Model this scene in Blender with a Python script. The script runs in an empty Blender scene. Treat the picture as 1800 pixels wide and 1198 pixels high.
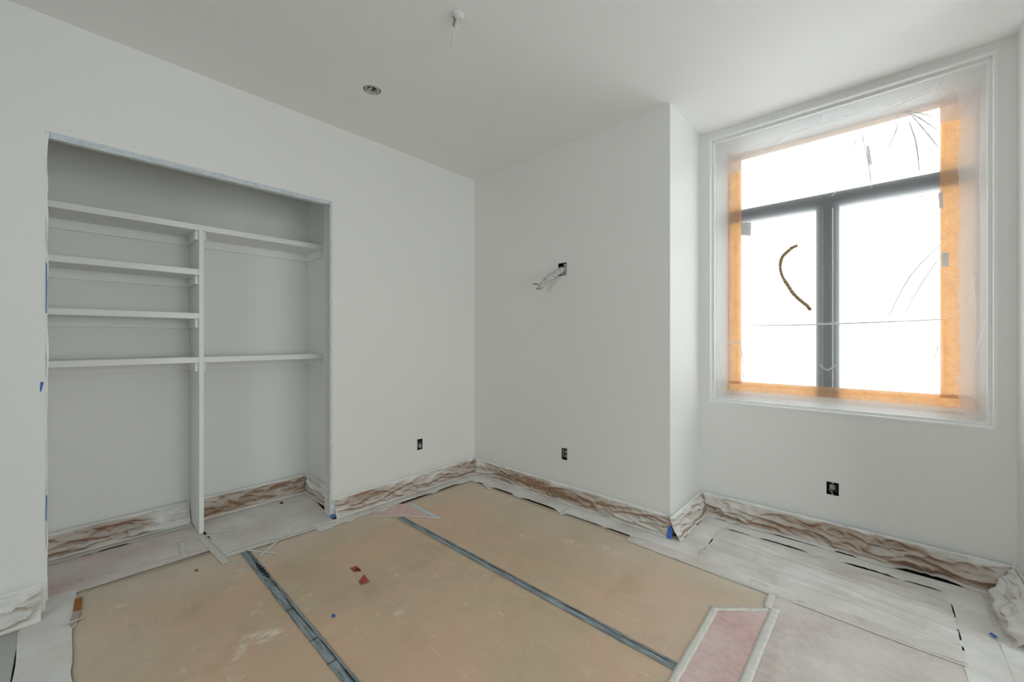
import bpy, bmesh, math, random
from mathutils import Vector, noise as mnoise

# ------------------------------------------------------------------ camera, world, light, exposure
H = 1.38                      # eye height
FPX, CX, CY = 712.0, 900.0, 595.0
ANG = math.radians(42.57)
sc = bpy.context.scene
cam_d = bpy.data.cameras.new('camera')
cam = bpy.data.objects.new('camera', cam_d)
sc.collection.objects.link(cam)
cam.location = (0, 0, H)
cam.rotation_euler = (math.pi / 2, 0, ANG)
cam_d.sensor_width = 36
cam_d.lens = 36 * FPX / 1800
cam_d.shift_y = -4 / 1800
cam_d.clip_start = 0.02
sc.camera = cam

world = bpy.data.worlds.new('overcast_sky')
sc.world = world
world.use_nodes = True
bg = world.node_tree.nodes['Background']
bg.inputs[0].default_value = (0.95, 0.98, 1.0, 1)
bg.inputs[1].default_value = 4.85

def portal(name, loc, rot, sx, sz):
    d = bpy.data.lights.new(name, 'AREA')
    d.shape = 'RECTANGLE'; d.size = sx; d.size_y = sz
    d.cycles.is_portal = True
    o = bpy.data.objects.new(name, d); sc.collection.objects.link(o)
    o.location = loc; o.rotation_euler = rot
    return o

sc.view_settings.view_transform = 'Standard'
sc.view_settings.look = 'None'
sc.view_settings.gamma = 1
sc.view_settings.use_curve_mapping = False
sc.view_settings.exposure = 0.07
sc.cycles.use_denoising = True
sc.cycles.adaptive_threshold = 0.03
sc.cycles.max_bounces = 9
sc.cycles.diffuse_bounces = 6
sc.cycles.transmission_bounces = 8
sc.cycles.transparent_max_bounces = 16
sc.cycles.caustics_reflective = False
sc.cycles.caustics_refractive = False

# ------------------------------------------------------------------ dimensions of the room (metres)
XL, YB, XB, YW, XR = -3.139, 2.839, -1.104, 3.472, 0.531   # closet wall, far wall, its end, window wall, right wall
ZC, YR, XRR = 3.026, -3.1, 3.4                             # ceiling, rear wall, right wall of the room
JY0, JY1, JZ = -0.088, 1.360, 2.435                        # closet opening
CXB, CY0, CY1 = -3.884, -0.19, 1.465                       # closet interior
WX0, WX1, WZ0, WZ1 = -1.0255, 0.4492, 0.886, 2.972         # window opening
YF = 3.925                                                 # plane of the window
BH = 0.147                                                 # baseboard height

fw = Vector((-math.sin(ANG), math.cos(ANG), 0)); rt = Vector((math.cos(ANG), math.sin(ANG), 0))
def ray(px, py):
    return fw + rt * ((px - CX) / FPX) + Vector((0, 0, (CY - py) / FPX))
def fp(px, py, z=0.0):                                     # measured point on the floor
    d = ray(px, py); t = (z - H) / d.z
    return Vector((d.x * t, d.y * t, z))
def onx(px, py, x):
    d = ray(px, py); t = x / d.x
    return Vector((x, d.y * t, H + d.z * t))
def ony(px, py, y):
    d = ray(px, py); t = y / d.y
    return Vector((d.x * t, y, H + d.z * t))
def onz(px, py, z):
    d = ray(px, py); t = (z - H) / d.z
    return Vector((d.x * t, d.y * t, z))

def nz(x, y=0.0, z=0.0):
    return mnoise.noise(Vector((x, y, z)))
def sstep(a, b, x):
    t = max(0.0, min(1.0, (x - a) / (b - a))); return t * t * (3 - 2 * t)

V_ = Vector
# ------------------------------------------------------------------ materials
def srgb(r, g, b):
    def f(c):
        c /= 255.0
        return c / 12.92 if c <= 0.04045 else ((c + 0.055) / 1.055) ** 2.4
    return (f(r), f(g), f(b), 1)

class NT:
    def __init__(s, name):
        s.m = bpy.data.materials.new(name); s.m.use_nodes = True
        s.t = s.m.node_tree; s.t.nodes.clear()
        s.out = s.t.nodes.new('ShaderNodeOutputMaterial')
    def n(s, typ, props=None, **ins):
        nd = s.t.nodes.new('ShaderNode' + typ)
        for k, v in (props or {}).items(): setattr(nd, k, v)
        for k, v in ins.items():
            key = int(k[1:]) if k[0] == 'i' and k[1:].isdigit() else k.replace('_', ' ')
            s.set(nd.inputs[key], v)
        return nd
    def set(s, sock, v):
        if isinstance(v, bpy.types.NodeSocket): s.t.links.new(v, sock)
        elif isinstance(v, bpy.types.Node): s.t.links.new(v.outputs[0], sock)
        else: sock.default_value = v
    def math(s, op, a, b=0.0, clamp=False):
        return s.n('Math', {'operation': op, 'use_clamp': clamp}, i0=a, i1=b).outputs[0]
    def mix(s, f, a, b):
        nd = s.n('Mix', {'data_type': 'RGBA'})
        s.set(nd.inputs[0], f); s.set(nd.inputs[6], a); s.set(nd.inputs[7], b)
        return nd.outputs[2]
    def rng(s, v, a, b, c=0.0, d=1.0):
        return s.n('MapRange', {'interpolation_type': 'SMOOTHSTEP'}, Value=v, From_Min=a, From_Max=b, To_Min=c, To_Max=d).outputs[0]
    def noise(s, vec, scale, detail=4.0, rough=0.55):
        return s.n('TexNoise', None, Vector=vec, Scale=scale, Detail=detail, Roughness=rough).outputs[0]
    def pos(s):
        return s.n('NewGeometry').outputs['Position']
    def obj(s):
        return s.n('TexCoord').outputs['Object']
    def done(s, sh):
        s.t.links.new(sh if isinstance(sh, bpy.types.NodeSocket) else sh.outputs[0], s.out.inputs[0]); return s.m
    def prin(s, col, rough=0.6, bump=None, dist=0.002, metal=0.0, spec=0.4):
        p = s.n('BsdfPrincipled', None, Base_Color=col, Roughness=rough, Metallic=metal)
        p.inputs['Specular IOR Level'].default_value = spec
        if bump is not None:
            b = s.n('Bump', None, Height=bump, Distance=dist, Strength=1.0)
            s.t.links.new(b.outputs[0], p.inputs['Normal'])
        return p

def m_paint(name, col, scale=120, dist=0.0006, rough=0.55):
    t = NT(name); p = t.pos()
    c = t.mix(t.rng(t.noise(p, 1.1, 3), 0.35, 0.65), tuple(x * 0.985 for x in col[:3]) + (1,), col)
    return t.done(t.prin(c, rough, t.noise(p, scale, 2), dist, spec=0.3))
M = {}
M['wall'] = m_paint('wall_paint', (0.80, 0.80, 0.775, 1))
M['ceil'] = m_paint('ceiling_paint', (0.88, 0.88, 0.865, 1))
M['closet'] = m_paint('closet_paint', (0.80, 0.81, 0.79, 1))
M['shelf'] = m_paint('shelf_primer', (0.84, 0.845, 0.83, 1), 60, 0.0003, 0.45)
M['trim'] = m_paint('trim_primer', (0.83, 0.835, 0.82, 1), 80, 0.0003, 0.45)

def m_floor():
    t = NT('slit_shade_hardwood'); p = t.pos()  # near-black floor colour stands in for the shade inside the paper slits
    mp = t.n('Mapping', None, Vector=p); mp.inputs['Scale'].default_value = (1.5, 40, 1)
    g = t.noise(mp, 1.0, 6)
    return t.done(t.prin(t.mix(g, (0.007, 0.005, 0.004, 1), (0.02, 0.012, 0.008, 1)), 0.6, spec=0.1))
M['floor'] = m_floor()

def m_board():
    t = NT('brown_floor_protection_board'); p = t.pos()
    big = t.rng(t.noise(p, 1.7, 5, 0.6), 0.38, 0.64)
    c = t.mix(big, (0.55, 0.435, 0.30, 1), (0.66, 0.445, 0.315, 1))
    mot = t.noise(p, 9.0, 6, 0.65)
    c = t.mix(t.math('MULTIPLY', t.rng(mot, 0.45, 0.75), 0.35), c, (0.68, 0.56, 0.42, 1))
    c = t.mix(t.math('MULTIPLY', t.rng(t.noise(p, 4.0, 5), 0.52, 0.75), 0.4), c, (0.40, 0.285, 0.18, 1))
    fine = t.noise(p, 150, 3)
    c = t.mix(t.math('MULTIPLY', t.rng(fine, 0.3, 0.7), 0.26), c, (0.58, 0.47, 0.34, 1))
    # paint overspray, thickest along the walls that were sprayed
    sx = t.n('SeparateXYZ', None, Vector=p)
    e1 = t.rng(sx.outputs[0], -3.15, -2.45, 1.0, 0.0)
    e2 = t.rng(sx.outputs[1], 1.9, 2.8, 0.0, 1.0)
    e3 = t.rng(sx.outputs[0], -1.5, -0.2, 0.0, 0.8)
    e4 = t.rng(sx.outputs[1], 0.55, 0.0, 0.0, 0.75)
    e = t.math('MAXIMUM', t.math('MAXIMUM', e1, e2), t.math('MAXIMUM', t.math('MULTIPLY', e3, t.rng(sx.outputs[1], 1.1, 2.6)), t.math('MULTIPLY', e4, t.rng(sx.outputs[0], -1.2, -3.0))))
    sp = t.math('MULTIPLY', e, t.rng(t.noise(p, 3.5, 6, 0.6), 0.2, 0.75, 0.35, 1.0))
    c = t.mix(t.math('MULTIPLY', sp, 0.60), c, (0.72, 0.69, 0.62, 1))
    # dusty scuffs, drips
    for rot, sc_, th in ((0.5, (6, 34, 1), 0.66), (-0.6, (38, 8, 1), 0.67), (1.1, (12, 60, 1), 0.66)):
        mp = t.n('Mapping', None, Vector=p)
        mp.inputs['Rotation'].default_value = (0, 0, rot); mp.inputs['Scale'].default_value = sc_
        f = t.math('MULTIPLY', t.rng(t.noise(mp, 1.0, 5, 0.6), th - 0.08, th + 0.08), t.rng(t.noise(p, 2.3, 3), 0.36, 0.58))
        c = t.mix(t.math('MULTIPLY', f, 0.5), c, (0.80, 0.72, 0.60, 1))
    v = t.n('TexVoronoi', None, Vector=p, Scale=38.0)
    dots = t.math('MULTIPLY', t.rng(v.outputs['Distance'], 0.10, 0.03), t.rng(t.noise(p, 5.0, 2), 0.56, 0.62))
    c = t.mix(t.math('MULTIPLY', dots, 0.8), c, (0.82, 0.77, 0.66, 1))
    # smeared paint marks
    mask = None
    for (x, y, a, lx, ly, k) in smears:
        mp = t.n('Mapping', {'vector_type': 'TEXTURE'}, Vector=p)
        mp.inputs['Location'].default_value = (x, y, 0); mp.inputs['Rotation'].default_value = (0, 0, a); mp.inputs['Scale'].default_value = (lx, ly, 50)
        f = t.rng(t.n('VectorMath', {'operation': 'LENGTH'}, i0=mp).outputs['Value'], 1.1, 0.35, 0.0, k)
        mask = f if mask is None else t.math('MAXIMUM', mask, f)
    st = t.n('Mapping', None, Vector=p); st.inputs['Scale'].default_value = (22, 9, 1); st.inputs['Rotation'].default_value = (0, 0, 0.5)
    c = t.mix(t.math('MULTIPLY', mask, t.rng(t.noise(st, 1.0, 5, 0.7), 0.42, 0.58)), c, (0.84, 0.80, 0.72, 1))
    bmp = t.math('ADD', t.math('MULTIPLY', mot, 0.6), t.math('MULTIPLY', fine, 0.2))
    return t.done(t.prin(c, 0.55, bmp, 0.002, spec=0.3))
smears = []
for (x0, y0, x1, y1, w, k) in ((425, 1125, 505, 1112, .055, .8), (412, 1165, 432, 1128, .03, .5), (405, 1020, 425, 1000, .05, .45), (440, 1078, 462, 1078, .04, .4), (395, 1037, 420, 1032, .02, .6),
                               (530, 1080, 545, 1070, .03, .35), (200, 1068, 225, 1062, .02, .5), (255, 1077, 275, 1074, .015, .6), (860, 830, 880, 850, .05, .3),
                               (990, 950, 1030, 960, .06, .35), (1050, 960, 1090, 975, .07, .35), (690, 1080, 712, 1076, .03, .4), (850, 1010, 862, 1016, .02, .4), (700, 1010, 690, 1014, .02, .5)):
    a, b = fp(x0, y0), fp(x1, y1); d = b - a
    smears.append(((a.x + b.x) / 2, (a.y + b.y) / 2, math.atan2(d.y, d.x), max(d.length * .62, .03), w, k))
M['board'] = m_board()

def m_paper(name, kraft, white, spec=0.3, low=0.35):
    t = NT(name); p = t.pos()
    a = t.n('Attribute', {'attribute_name': 'spray'}).outputs['Fac']
    f = t.math('ADD', a, t.math('MULTIPLY', t.math('SUBTRACT', t.noise(p, 16, 5, 0.65), 0.5), 0.30), True)
    w = t.mix(t.rng(t.noise(p, 6, 4), 0.35, 0.7), white, tuple(x * 0.9 for x in white[:3]) + (1,))
    k = t.mix(t.rng(t.noise(p, 30, 4), 0.35, 0.7), kraft, tuple(x * 0.7 for x in kraft[:3]) + (1,))
    c = t.mix(f, k, w)
    return t.done(t.prin(c, 0.65, t.noise(p, 60, 4), 0.002, spec=spec))
M['paper'] = m_paper('oversprayed_masking_paper', (0.34, 0.205, 0.125, 1), (0.82, 0.82, 0.795, 1))
M['rosin'] = m_paper('oversprayed_red_rosin_paper', (0.68, 0.33, 0.315, 1), (0.80, 0.78, 0.75, 1))
M['dusty'] = m_paper('dusty_pinkish_paper', (0.56, 0.41, 0.36, 1), (0.80, 0.785, 0.755, 1))

def m_plain(name, col, rough=0.6, scale=25, var=0.15, bump=0.001, spec=0.35, metal=0.0):
    t = NT(name); p = t.pos()
    c = t.mix(t.rng(t.noise(p, scale, 4), 0.3, 0.7), col, tuple(x * (1 - var) for x in col[:3]) + (1,))
    return t.done(t.prin(c, rough, t.noise(p, scale * 4, 3), bump, metal, spec))
M['mtape'] = m_plain('white_masking_tape', (0.74, 0.73, 0.68, 1), 0.7, 40, 0.12)
M['btape'] = m_plain('blue_painters_tape', (0.05, 0.16, 0.55, 1), 0.6, 60, 0.3)
M['ptape'] = m_plain('paint_covered_blue_tape', (0.64, 0.69, 0.74, 1), 0.6, 30, 0.16)
def m_duct():
    t = NT('worn_grey_duct_tape'); p = t.pos()
    mp = t.n('Mapping', None, Vector=p); mp.inputs['Scale'].default_value = (6, 60, 1)
    s = t.noise(mp, 1.0, 6, 0.7)
    c = t.mix(t.rng(s, 0.4, 0.62), (0.15, 0.185, 0.20, 1), (0.33, 0.38, 0.40, 1))
    c = t.mix(t.math('MULTIPLY', t.rng(t.noise(p, 18, 4), 0.55, 0.75), 0.5), c, (0.40, 0.40, 0.38, 1))
    return t.done(t.prin(c, 0.5, s, 0.002, spec=0.4))
M['duct'] = m_duct()
M['black'] = m_plain('matt_black', (0.016, 0.018, 0.02, 1), 0.7, 60, 0.4)
M['boxdark'] = m_plain('dark_electrical_box', (0.012, 0.012, 0.012, 1), 0.6, 80, 0.3)
M['recept'] = m_plain('paint_dusted_grey_receptacle', (0.36, 0.37, 0.36, 1), 0.5, 120, 0.4)
M['cable'] = m_plain('paint_spattered_cable', (0.66, 0.655, 0.62, 1), 0.5, 60, 0.45)
M['wire'] = m_plain('white_wire', (0.74, 0.74, 0.71, 1), 0.4, 80, 0.15)
M['dwire'] = m_plain('dark_wire', (0.06, 0.06, 0.06, 1), 0.4, 80, 0.2)
M['scrap'] = m_plain('red_paper_scrap', (0.46, 0.09, 0.09, 1), 0.7, 60, 0.35)
M['dred'] = m_plain('torn_red_core', (0.18, 0.012, 0.015, 1), 0.7, 60, 0.35)
M['orange'] = m_plain('bare_orange_kraft', (0.42, 0.155, 0.035, 1), 0.7, 40, 0.3)
M['frame'] = m_plain('charcoal_window_frame', (0.028, 0.042, 0.056, 1), 0.45, 30, 0.2, 0.0003)
M['twine'] = m_plain('brown_fuzzy_twine', (0.60, 0.45, 0.22, 1), 0.9, 90, 0.55, 0.004)
M['gtape'] = m_plain('grey_tape_scrap', (0.75, 0.75, 0.72, 1), 0.6, 40, 0.2)

def m_glass(name, tint):
    t = NT(name)
    lw = t.n('LayerWeight', None, Blend=0.25).outputs['Fresnel']
    mx = t.n('MixShader', None, i0=t.math('MULTIPLY', lw, 0.5), i1=t.n('BsdfTransparent', None, Color=tint).outputs[0],
             i2=t.n('BsdfGlossy', None, Roughness=0.02).outputs[0])
    return t.done(mx)
M['glass'] = m_glass('clear_window_glass', (0.96, 0.98, 0.97, 1))
M['tinted'] = m_glass('grey_tinted_window_glass', (0.92, 0.925, 0.925, 1))  # even grey tint that cuts the daylight through the window a little
def m_sheet(name, col, transp, transl, rough=0.25, gloss=0.06, bump=0.003, bscale=30):
    t = NT(name); p = t.pos()
    b = t.n('Bump', None, Height=t.noise(p, bscale, 5, 0.6), Distance=bump, Strength=1.0)
    d = t.n('BsdfDiffuse', None, Color=col); tl = t.n('BsdfTranslucent', None, Color=col)
    g = t.n('BsdfGlossy', None, Roughness=rough, Color=(1, 1, 1, 1))
    for x in (d, tl, g): t.t.links.new(b.outputs[0], x.inputs['Normal'])
    a = t.n('MixShader', None, i0=transl, i1=d.outputs[0], i2=tl.outputs[0])
    a = t.n('MixShader', None, i0=gloss, i1=a.outputs[0], i2=g.outputs[0])
    a = t.n('MixShader', None, i0=transp, i1=a.outputs[0], i2=t.n('BsdfTransparent', None, Color=(1, 1, 1, 1)).outputs[0])
    return t.done(a)
M['film'] = m_sheet('white_protective_window_film', (0.92, 0.93, 0.93, 1), 0.74, 0.80, 0.4, 0.03, 0.002, 18)
M['milky'] = m_sheet('milky_gathered_plastic', (0.86, 0.88, 0.89, 1), 0.42, 0.35, 0.3, 0.08, 0.010, 12)
M['wrinkle_shade'] = m_sheet('wrinkle_shade_strip', (0.80, 0.81, 0.81, 1), 0.0, 0.07, 0.3, 0.03, 0.001, 20)  # opaque material for strips that draw the shading of wrinkles
M['fold_highlight'] = m_sheet('fold_highlight_strip', (0.92, 0.93, 0.93, 1), 0.45, 0.40, 0.2, 0.12, 0.001, 20)  # paler material for strips that draw highlights on the folds
M['plastic'] = m_sheet('thin_milky_plastic_sheet', (0.90, 0.91, 0.91, 1), 0.76, 0.5, 0.25, 0.08, 0.006, 14)
def m_kraftwin():
    t = NT('backlit_kraft_paper'); p = t.pos()
    n = t.noise(p, 130, 5, 0.7); n2 = t.noise(p, 22, 3)
    c = t.mix(t.rng(n, 0.3, 0.7), (0.70, 0.30, 0.075, 1), (0.88, 0.48, 0.17, 1))
    c = t.mix(t.math('MULTIPLY', t.rng(n2, 0.4, 0.7), 0.35), c, (0.55, 0.24, 0.06, 1))
    d = t.n('BsdfDiffuse', None, Color=c); tl = t.n('BsdfTranslucent', None, Color=c)
    return t.done(t.n('MixShader', None, i0=0.30, i1=d.outputs[0], i2=tl.outputs[0]))
M['kraftwin'] = m_kraftwin()
M['dropcloth'] = m_sheet('grey_plastic_drop_sheet', (0.55, 0.56, 0.56, 1), 0.05, 0.1, 0.3, 0.08, 0.006, 9)

# ------------------------------------------------------------------ builders
col = sc.collection
def obj(name, verts, faces, mat, parent=None, smooth=False):
    me = bpy.data.meshes.new(name); me.from_pydata([tuple(v) for v in verts], [], faces); me.update()
    if smooth: me.polygons.foreach_set('use_smooth', [True] * len(me.polygons))
    me.materials.append(M[mat] if isinstance(mat, str) else mat)
    o = bpy.data.objects.new(name, me); col.objects.link(o)
    if parent: o.parent = parent; o.matrix_parent_inverse = parent.matrix_world.inverted()
    return o
def tag(o, label, cat, group=None, kind=None):
    o['label'] = label; o['category'] = cat
    if group: o['group'] = group
    if kind: o['kind'] = kind
    return o
def struct(o, label=None):
    o['kind'] = 'structure'
    if label: o['label'] = label
    return o
def empty(name, loc):
    o = bpy.data.objects.new(name, None); col.objects.link(o); o.location = loc
    o.empty_display_size = 0.05
    bpy.context.view_layer.update()
    return o

class MB:
    def __init__(s): s.v = []; s.f = []
    def box(s, a, b, bev=0.0):
        x0, y0, z0 = (min(p, q) for p, q in zip(a, b)); x1, y1, z1 = (max(p, q) for p, q in zip(a, b))
        if bev <= 0:
            i = len(s.v)
            s.v += [(x0, y0, z0), (x1, y0, z0), (x1, y1, z0), (x0, y1, z0), (x0, y0, z1), (x1, y0, z1), (x1, y1, z1), (x0, y1, z1)]
            s.f += [tuple(i + k for k in q) for q in ((0, 3, 2, 1), (4, 5, 6, 7), (0, 1, 5, 4), (1, 2, 6, 5), (2, 3, 7, 6), (3, 0, 4, 7))]
            return s
        bm = bmesh.new()
        vs = [bm.verts.new(p) for p in ((x0, y0, z0), (x1, y0, z0), (x1, y1, z0), (x0, y1, z0), (x0, y0, z1), (x1, y0, z1), (x1, y1, z1), (x0, y1, z1))]
        for q in ((0, 3, 2, 1), (4, 5, 6, 7), (0, 1, 5, 4), (1, 2, 6, 5), (2, 3, 7, 6), (3, 0, 4, 7)): bm.faces.new([vs[k] for k in q])
        bmesh.ops.bevel(bm, geom=list(bm.edges), offset=bev, segments=2, affect='EDGES', profile=0.5)
        bm.verts.index_update(); i = len(s.v)
        s.v += [tuple(v.co) for v in bm.verts]; s.f += [tuple(i + v.index for v in f.verts) for f in bm.faces]
        bm.free(); return s
    def tube(s, pts, rads, seg=10, cap=True):
        pts = [Vector(p) for p in pts]
        if not isinstance(rads, (list, tuple)): rads = [rads] * len(pts)
        i0 = len(s.v); up = Vector((0.31, 0.17, 0.93))
        for k, p in enumerate(pts):
            d = (pts[min(k + 1, len(pts) - 1)] - pts[max(k - 1, 0)]).normalized()
            a = d.cross(up)
            if a.length < 1e-3: a = d.cross(Vector((1, 0, 0)))
            a.normalize(); b = d.cross(a)
            for j in range(seg):
                t = 2 * math.pi * j / seg
                s.v.append(tuple(p + (a * math.cos(t) + b * math.sin(t)) * rads[k]))
        for k in range(len(pts) - 1):
            for j in range(seg):
                j2 = (j + 1) % seg
                s.f.append((i0 + k * seg + j, i0 + k * seg + j2, i0 + (k + 1) * seg + j2, i0 + (k + 1) * seg + j))
        if cap:
            s.f.append(tuple(i0 + j for j in range(seg))[::-1]); s.f.append(tuple(i0 + (len(pts) - 1) * seg + j for j in range(seg)))
        return s
    def lathe(s, c, prof, seg=32, cap0=False, cap1=False):      # profile (r, z) about a vertical axis
        i0 = len(s.v)
        for r, z in prof:
            for j in range(seg):
                t = 2 * math.pi * j / seg
                s.v.append((c[0] + r * math.cos(t), c[1] + r * math.sin(t), c[2] + z))
        for k in range(len(prof) - 1):
            for j in range(seg):
                j2 = (j + 1) % seg
                s.f.append((i0 + k * seg + j, i0 + k * seg + j2, i0 + (k + 1) * seg + j2, i0 + (k + 1) * seg + j))
        if cap0: s.f.append(tuple(i0 + j for j in range(seg)))
        if cap1: s.f.append(tuple(i0 + (len(prof) - 1) * seg + j for j in range(seg)))
        return s
    def build(s, name, mat, parent=None, smooth=False):
        return obj(name, s.v, s.f, mat, parent, smooth)

def panel(name, axis, c, c2, u, v, holes, mat, extra=None):
    """Wall slab with rectangular holes: face at c, back at c2, spanning u and v."""
    us = sorted({u[0], u[1]} | {h[k] for h in holes for k in (0, 1)}); vs = sorted({v[0], v[1]} | {h[k] for h in holes for k in (2, 3)})
    us = [x for x in us if u[0] <= x <= u[1]]; vs = [x for x in vs if v[0] <= x <= v[1]]
    def solid(i, j):
        if i < 0 or j < 0 or i >= len(us) - 1 or j >= len(vs) - 1: return False
        a, b = (us[i] + us[i + 1]) / 2, (vs[j] + vs[j + 1]) / 2
        return not any(h[0] < a < h[1] and h[2] < b < h[3] for h in holes)
    def P(a, b, w): return {'x': (w, a, b), 'y': (a, w, b), 'z': (a, b, w)}[axis]
    V = []; F = []; idx = {}
    def vid(p):
        k = tuple(round(q, 6) for q in p)
        if k not in idx: idx[k] = len(V); V.append(k)
        return idx[k]
    for i in range(len(us) - 1):
        for j in range(len(vs) - 1):
            if not solid(i, j): continue
            a0, a1, b0, b1 = us[i], us[i + 1], vs[j], vs[j + 1]
            for w in (c, c2): F.append([vid(P(*q, w)) for q in ((a0, b0), (a1, b0), (a1, b1), (a0, b1))])
            for (di, dj, e) in ((-1, 0, ((a0, b0), (a0, b1))), (1, 0, ((a1, b0), (a1, b1))), (0, -1, ((a0, b0), (a1, b0))), (0, 1, ((a0, b1), (a1, b1)))):
                if not solid(i + di, j + dj): F.append([vid(P(*e[0], c)), vid(P(*e[1], c)), vid(P(*e[1], c2)), vid(P(*e[0], c2))])
    if extra: extra(V, F)
    o = obj(name, V, F, mat)
    bm = bmesh.new(); bm.from_mesh(o.data); bmesh.ops.recalc_face_normals(bm, faces=bm.faces); bm.to_mesh(o.data); bm.free()
    return struct(o)

def rect_on(axis, c, x0, y0, x1, y1):
    g = onx if axis == 'x' else ony
    a, b = g(x0, y1, c), g(x1, y0, c); m0, m1 = g((x0 + x1) / 2, y1, c), g((x0 + x1) / 2, y0, c)
    k = 1 if axis == 'x' else 0
    return [min(a[k], b[k]), max(a[k], b[k]), m0.z, m1.z]

# ------------------------------------------------------------------ room shell
def box_hole(axis, c, px, py, w=0.058, h=0.098):
    p = (onx if axis == 'x' else ony)(px, py, c); u = p.y if axis == 'x' else p.x
    return [u - w / 2, u + w / 2, p.z - h / 2, p.z + h / 2]
out_l = box_hole('x', XL, 738, 780.5)
out_b = box_hole('y', YB, 992, 797.5)
out_w = box_hole('y', YW, 1463.5, 858.5, 0.066, 0.086)
scn = box_hole('y', YB, 988.5, 473, 0.088, 0.108)
M_floor = panel('floor', 'z', 0.0, -0.12, (-4.05, 3.6), (-3.25, 4.1), [], 'floor')
panel('wall_left', 'x', XL, XL - 0.13, (-3.1, YB), (0, ZC), [[JY0, JY1, -1, JZ], out_l], 'wall')
panel('wall_far', 'y', YB, YB + 0.12, (XL - 0.13, XB - 0.12), (0, ZC), [out_b, scn], 'wall')
panel('wall_alcove', 'x', XB, XB - 0.12, (YB, YW), (0, ZC), [], 'wall')
panel('wall_window', 'y', YW, YW + 0.56, (XB - 0.12, XR + 0.12), (0, ZC), [[WX0, WX1, WZ0, WZ1], out_w], 'wall')
panel('wall_alcove_right', 'x', XR, XR + 0.12, (YB, YW), (0, ZC), [], 'wall')
panel('wall_far_right', 'y', YB, YB + 0.12, (XR + 0.12, XRR + 0.14), (0, ZC), [], 'wall')
R3 = [-0.25, 2.6, 0.25, 2.8]
panel('wall_right', 'x', XRR, XRR + 0.14, (YR, YB), (0, ZC), [R3], 'wall')
R2 = [-0.9, 0.55, 0.4, 2.7]
panel('wall_rear', 'y', YR, YR - 0.14, (XL - 0.13, XRR + 0.14), (0, ZC), [R2], 'wall')
panel('wall_closet_back', 'x', CXB, CXB - 0.1, (CY0 - 0.1, CY1 + 0.1), (0, 2.8), [], 'closet')
panel('wall_closet_near', 'y', CY0, CY0 - 0.1, (CXB, XL - 0.13), (0, 2.8), [], 'closet')
panel('wall_closet_end', 'y', CY1, CY1 + 0.1, (CXB, XL - 0.13), (0, 2.8), [], 'closet')
panel('ceiling_closet', 'z', 2.7, 2.8, (CXB, XL - 0.13), (CY0, CY1), [], 'closet')
can = onz(654, 158.5, ZC); CR = 0.056
def can_hole(V, F):
    n = 32; i = len(V); h = 0.08
    for k in range(n):
        t = 2 * math.pi * k / n; c, s_ = math.cos(t), math.sin(t); m = max(abs(c), abs(s_))
        V.append((can.x + c / m * h, can.y + s_ / m * h, ZC)); V.append((can.x + c * CR, can.y + s_ * CR, ZC)); V.append((can.x + c * CR, can.y + s_ * CR, ZC + 0.1))
    for k in range(n):
        a, b = i + 3 * k, i + 3 * ((k + 1) % n)
        F.append([a, b, b + 1, a + 1]); F.append([a + 1, b + 1, b + 2, a + 2])
panel('ceiling', 'z', ZC, ZC + 0.12, (-3.3, XRR + 0.15), (-3.25, YW + 0.56), [[can.x - 0.08, can.x + 0.08, can.y - 0.08, can.y + 0.08]], 'ceil', can_hole)

def baseboard(name, p0, p1, n):
    p0, p1, n = Vector((*p0, 0)), Vector((*p1, 0)), Vector((*n, 0))
    prof = [(0, 0), (0.015, 0), (0.015, BH - 0.018), (0.011, BH - 0.006), (0.006, BH), (0, BH)]
    V = []; F = []
    for p in (p0, p1):
        for d, z in prof: V.append(p + n * d + Vector((0, 0, z)))
    k = len(prof)
    for i in range(k): F.append((i, (i + 1) % k, k + (i + 1) % k, k + i))
    F += [tuple(range(k))[::-1], tuple(range(k, 2 * k))]
    struct(obj(name, V, F, 'trim'))
baseboard('baseboard_left', (XL, JY1 + 0.005), (XL, YB), (1, 0))
baseboard('baseboard_near_left', (XL, YR), (XL, JY0 - 0.005), (1, 0))
baseboard('baseboard_far', (XL, YB), (XB, YB), (0, -1))
baseboard('baseboard_alcove', (XB, YB), (XB, YW), (1, 0))
baseboard('baseboard_window', (XB, YW), (XR, YW), (0, -1))
baseboard('baseboard_alcove_right', (XR, YB), (XR, YW), (-1, 0))
baseboard('baseboard_far_right', (XR, YB), (XRR, YB), (0, -1))
baseboard('baseboard_right', (XRR, YR), (XRR, YB), (-1, 0))
baseboard('baseboard_closet_back', (CXB, CY0), (CXB, CY1), (1, 0))
baseboard('baseboard_closet_end', (CXB, CY1), (XL - 0.13, CY1), (0, -1))

# bead around the window reveal
tr = MB(); y0, y1 = YW - 0.005, YW + 0.012; w = 0.014
tr.box((WX0 - w, y0, WZ0 - w), (WX0, y1 - 0.012, WZ1 + w)); tr.box((WX1, y0, WZ0 - w), (WX1 + w, y1 - 0.012, WZ1 + w))
tr.box((WX0, y0, WZ1), (WX1, y1 - 0.012, WZ1 + w)); tr.box((WX0, y0, WZ0 - w), (WX1, y1 - 0.012, WZ0))
struct(tr.build('trim_1', 'trim'))
tr = MB(); a, b = YW + 0.045, YW + 0.062; w = 0.016
tr.box((WX0, a, WZ0), (WX0 + w, b, WZ1)); tr.box((WX1 - w, a, WZ0), (WX1, b, WZ1)); tr.box((WX0 + w, a, WZ1 - w), (WX1 - w, b, WZ1)); tr.box((WX0 + w, a, WZ0), (WX1 - w, b, WZ0 + w))
struct(tr.build('trim_2', 'trim'))

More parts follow.
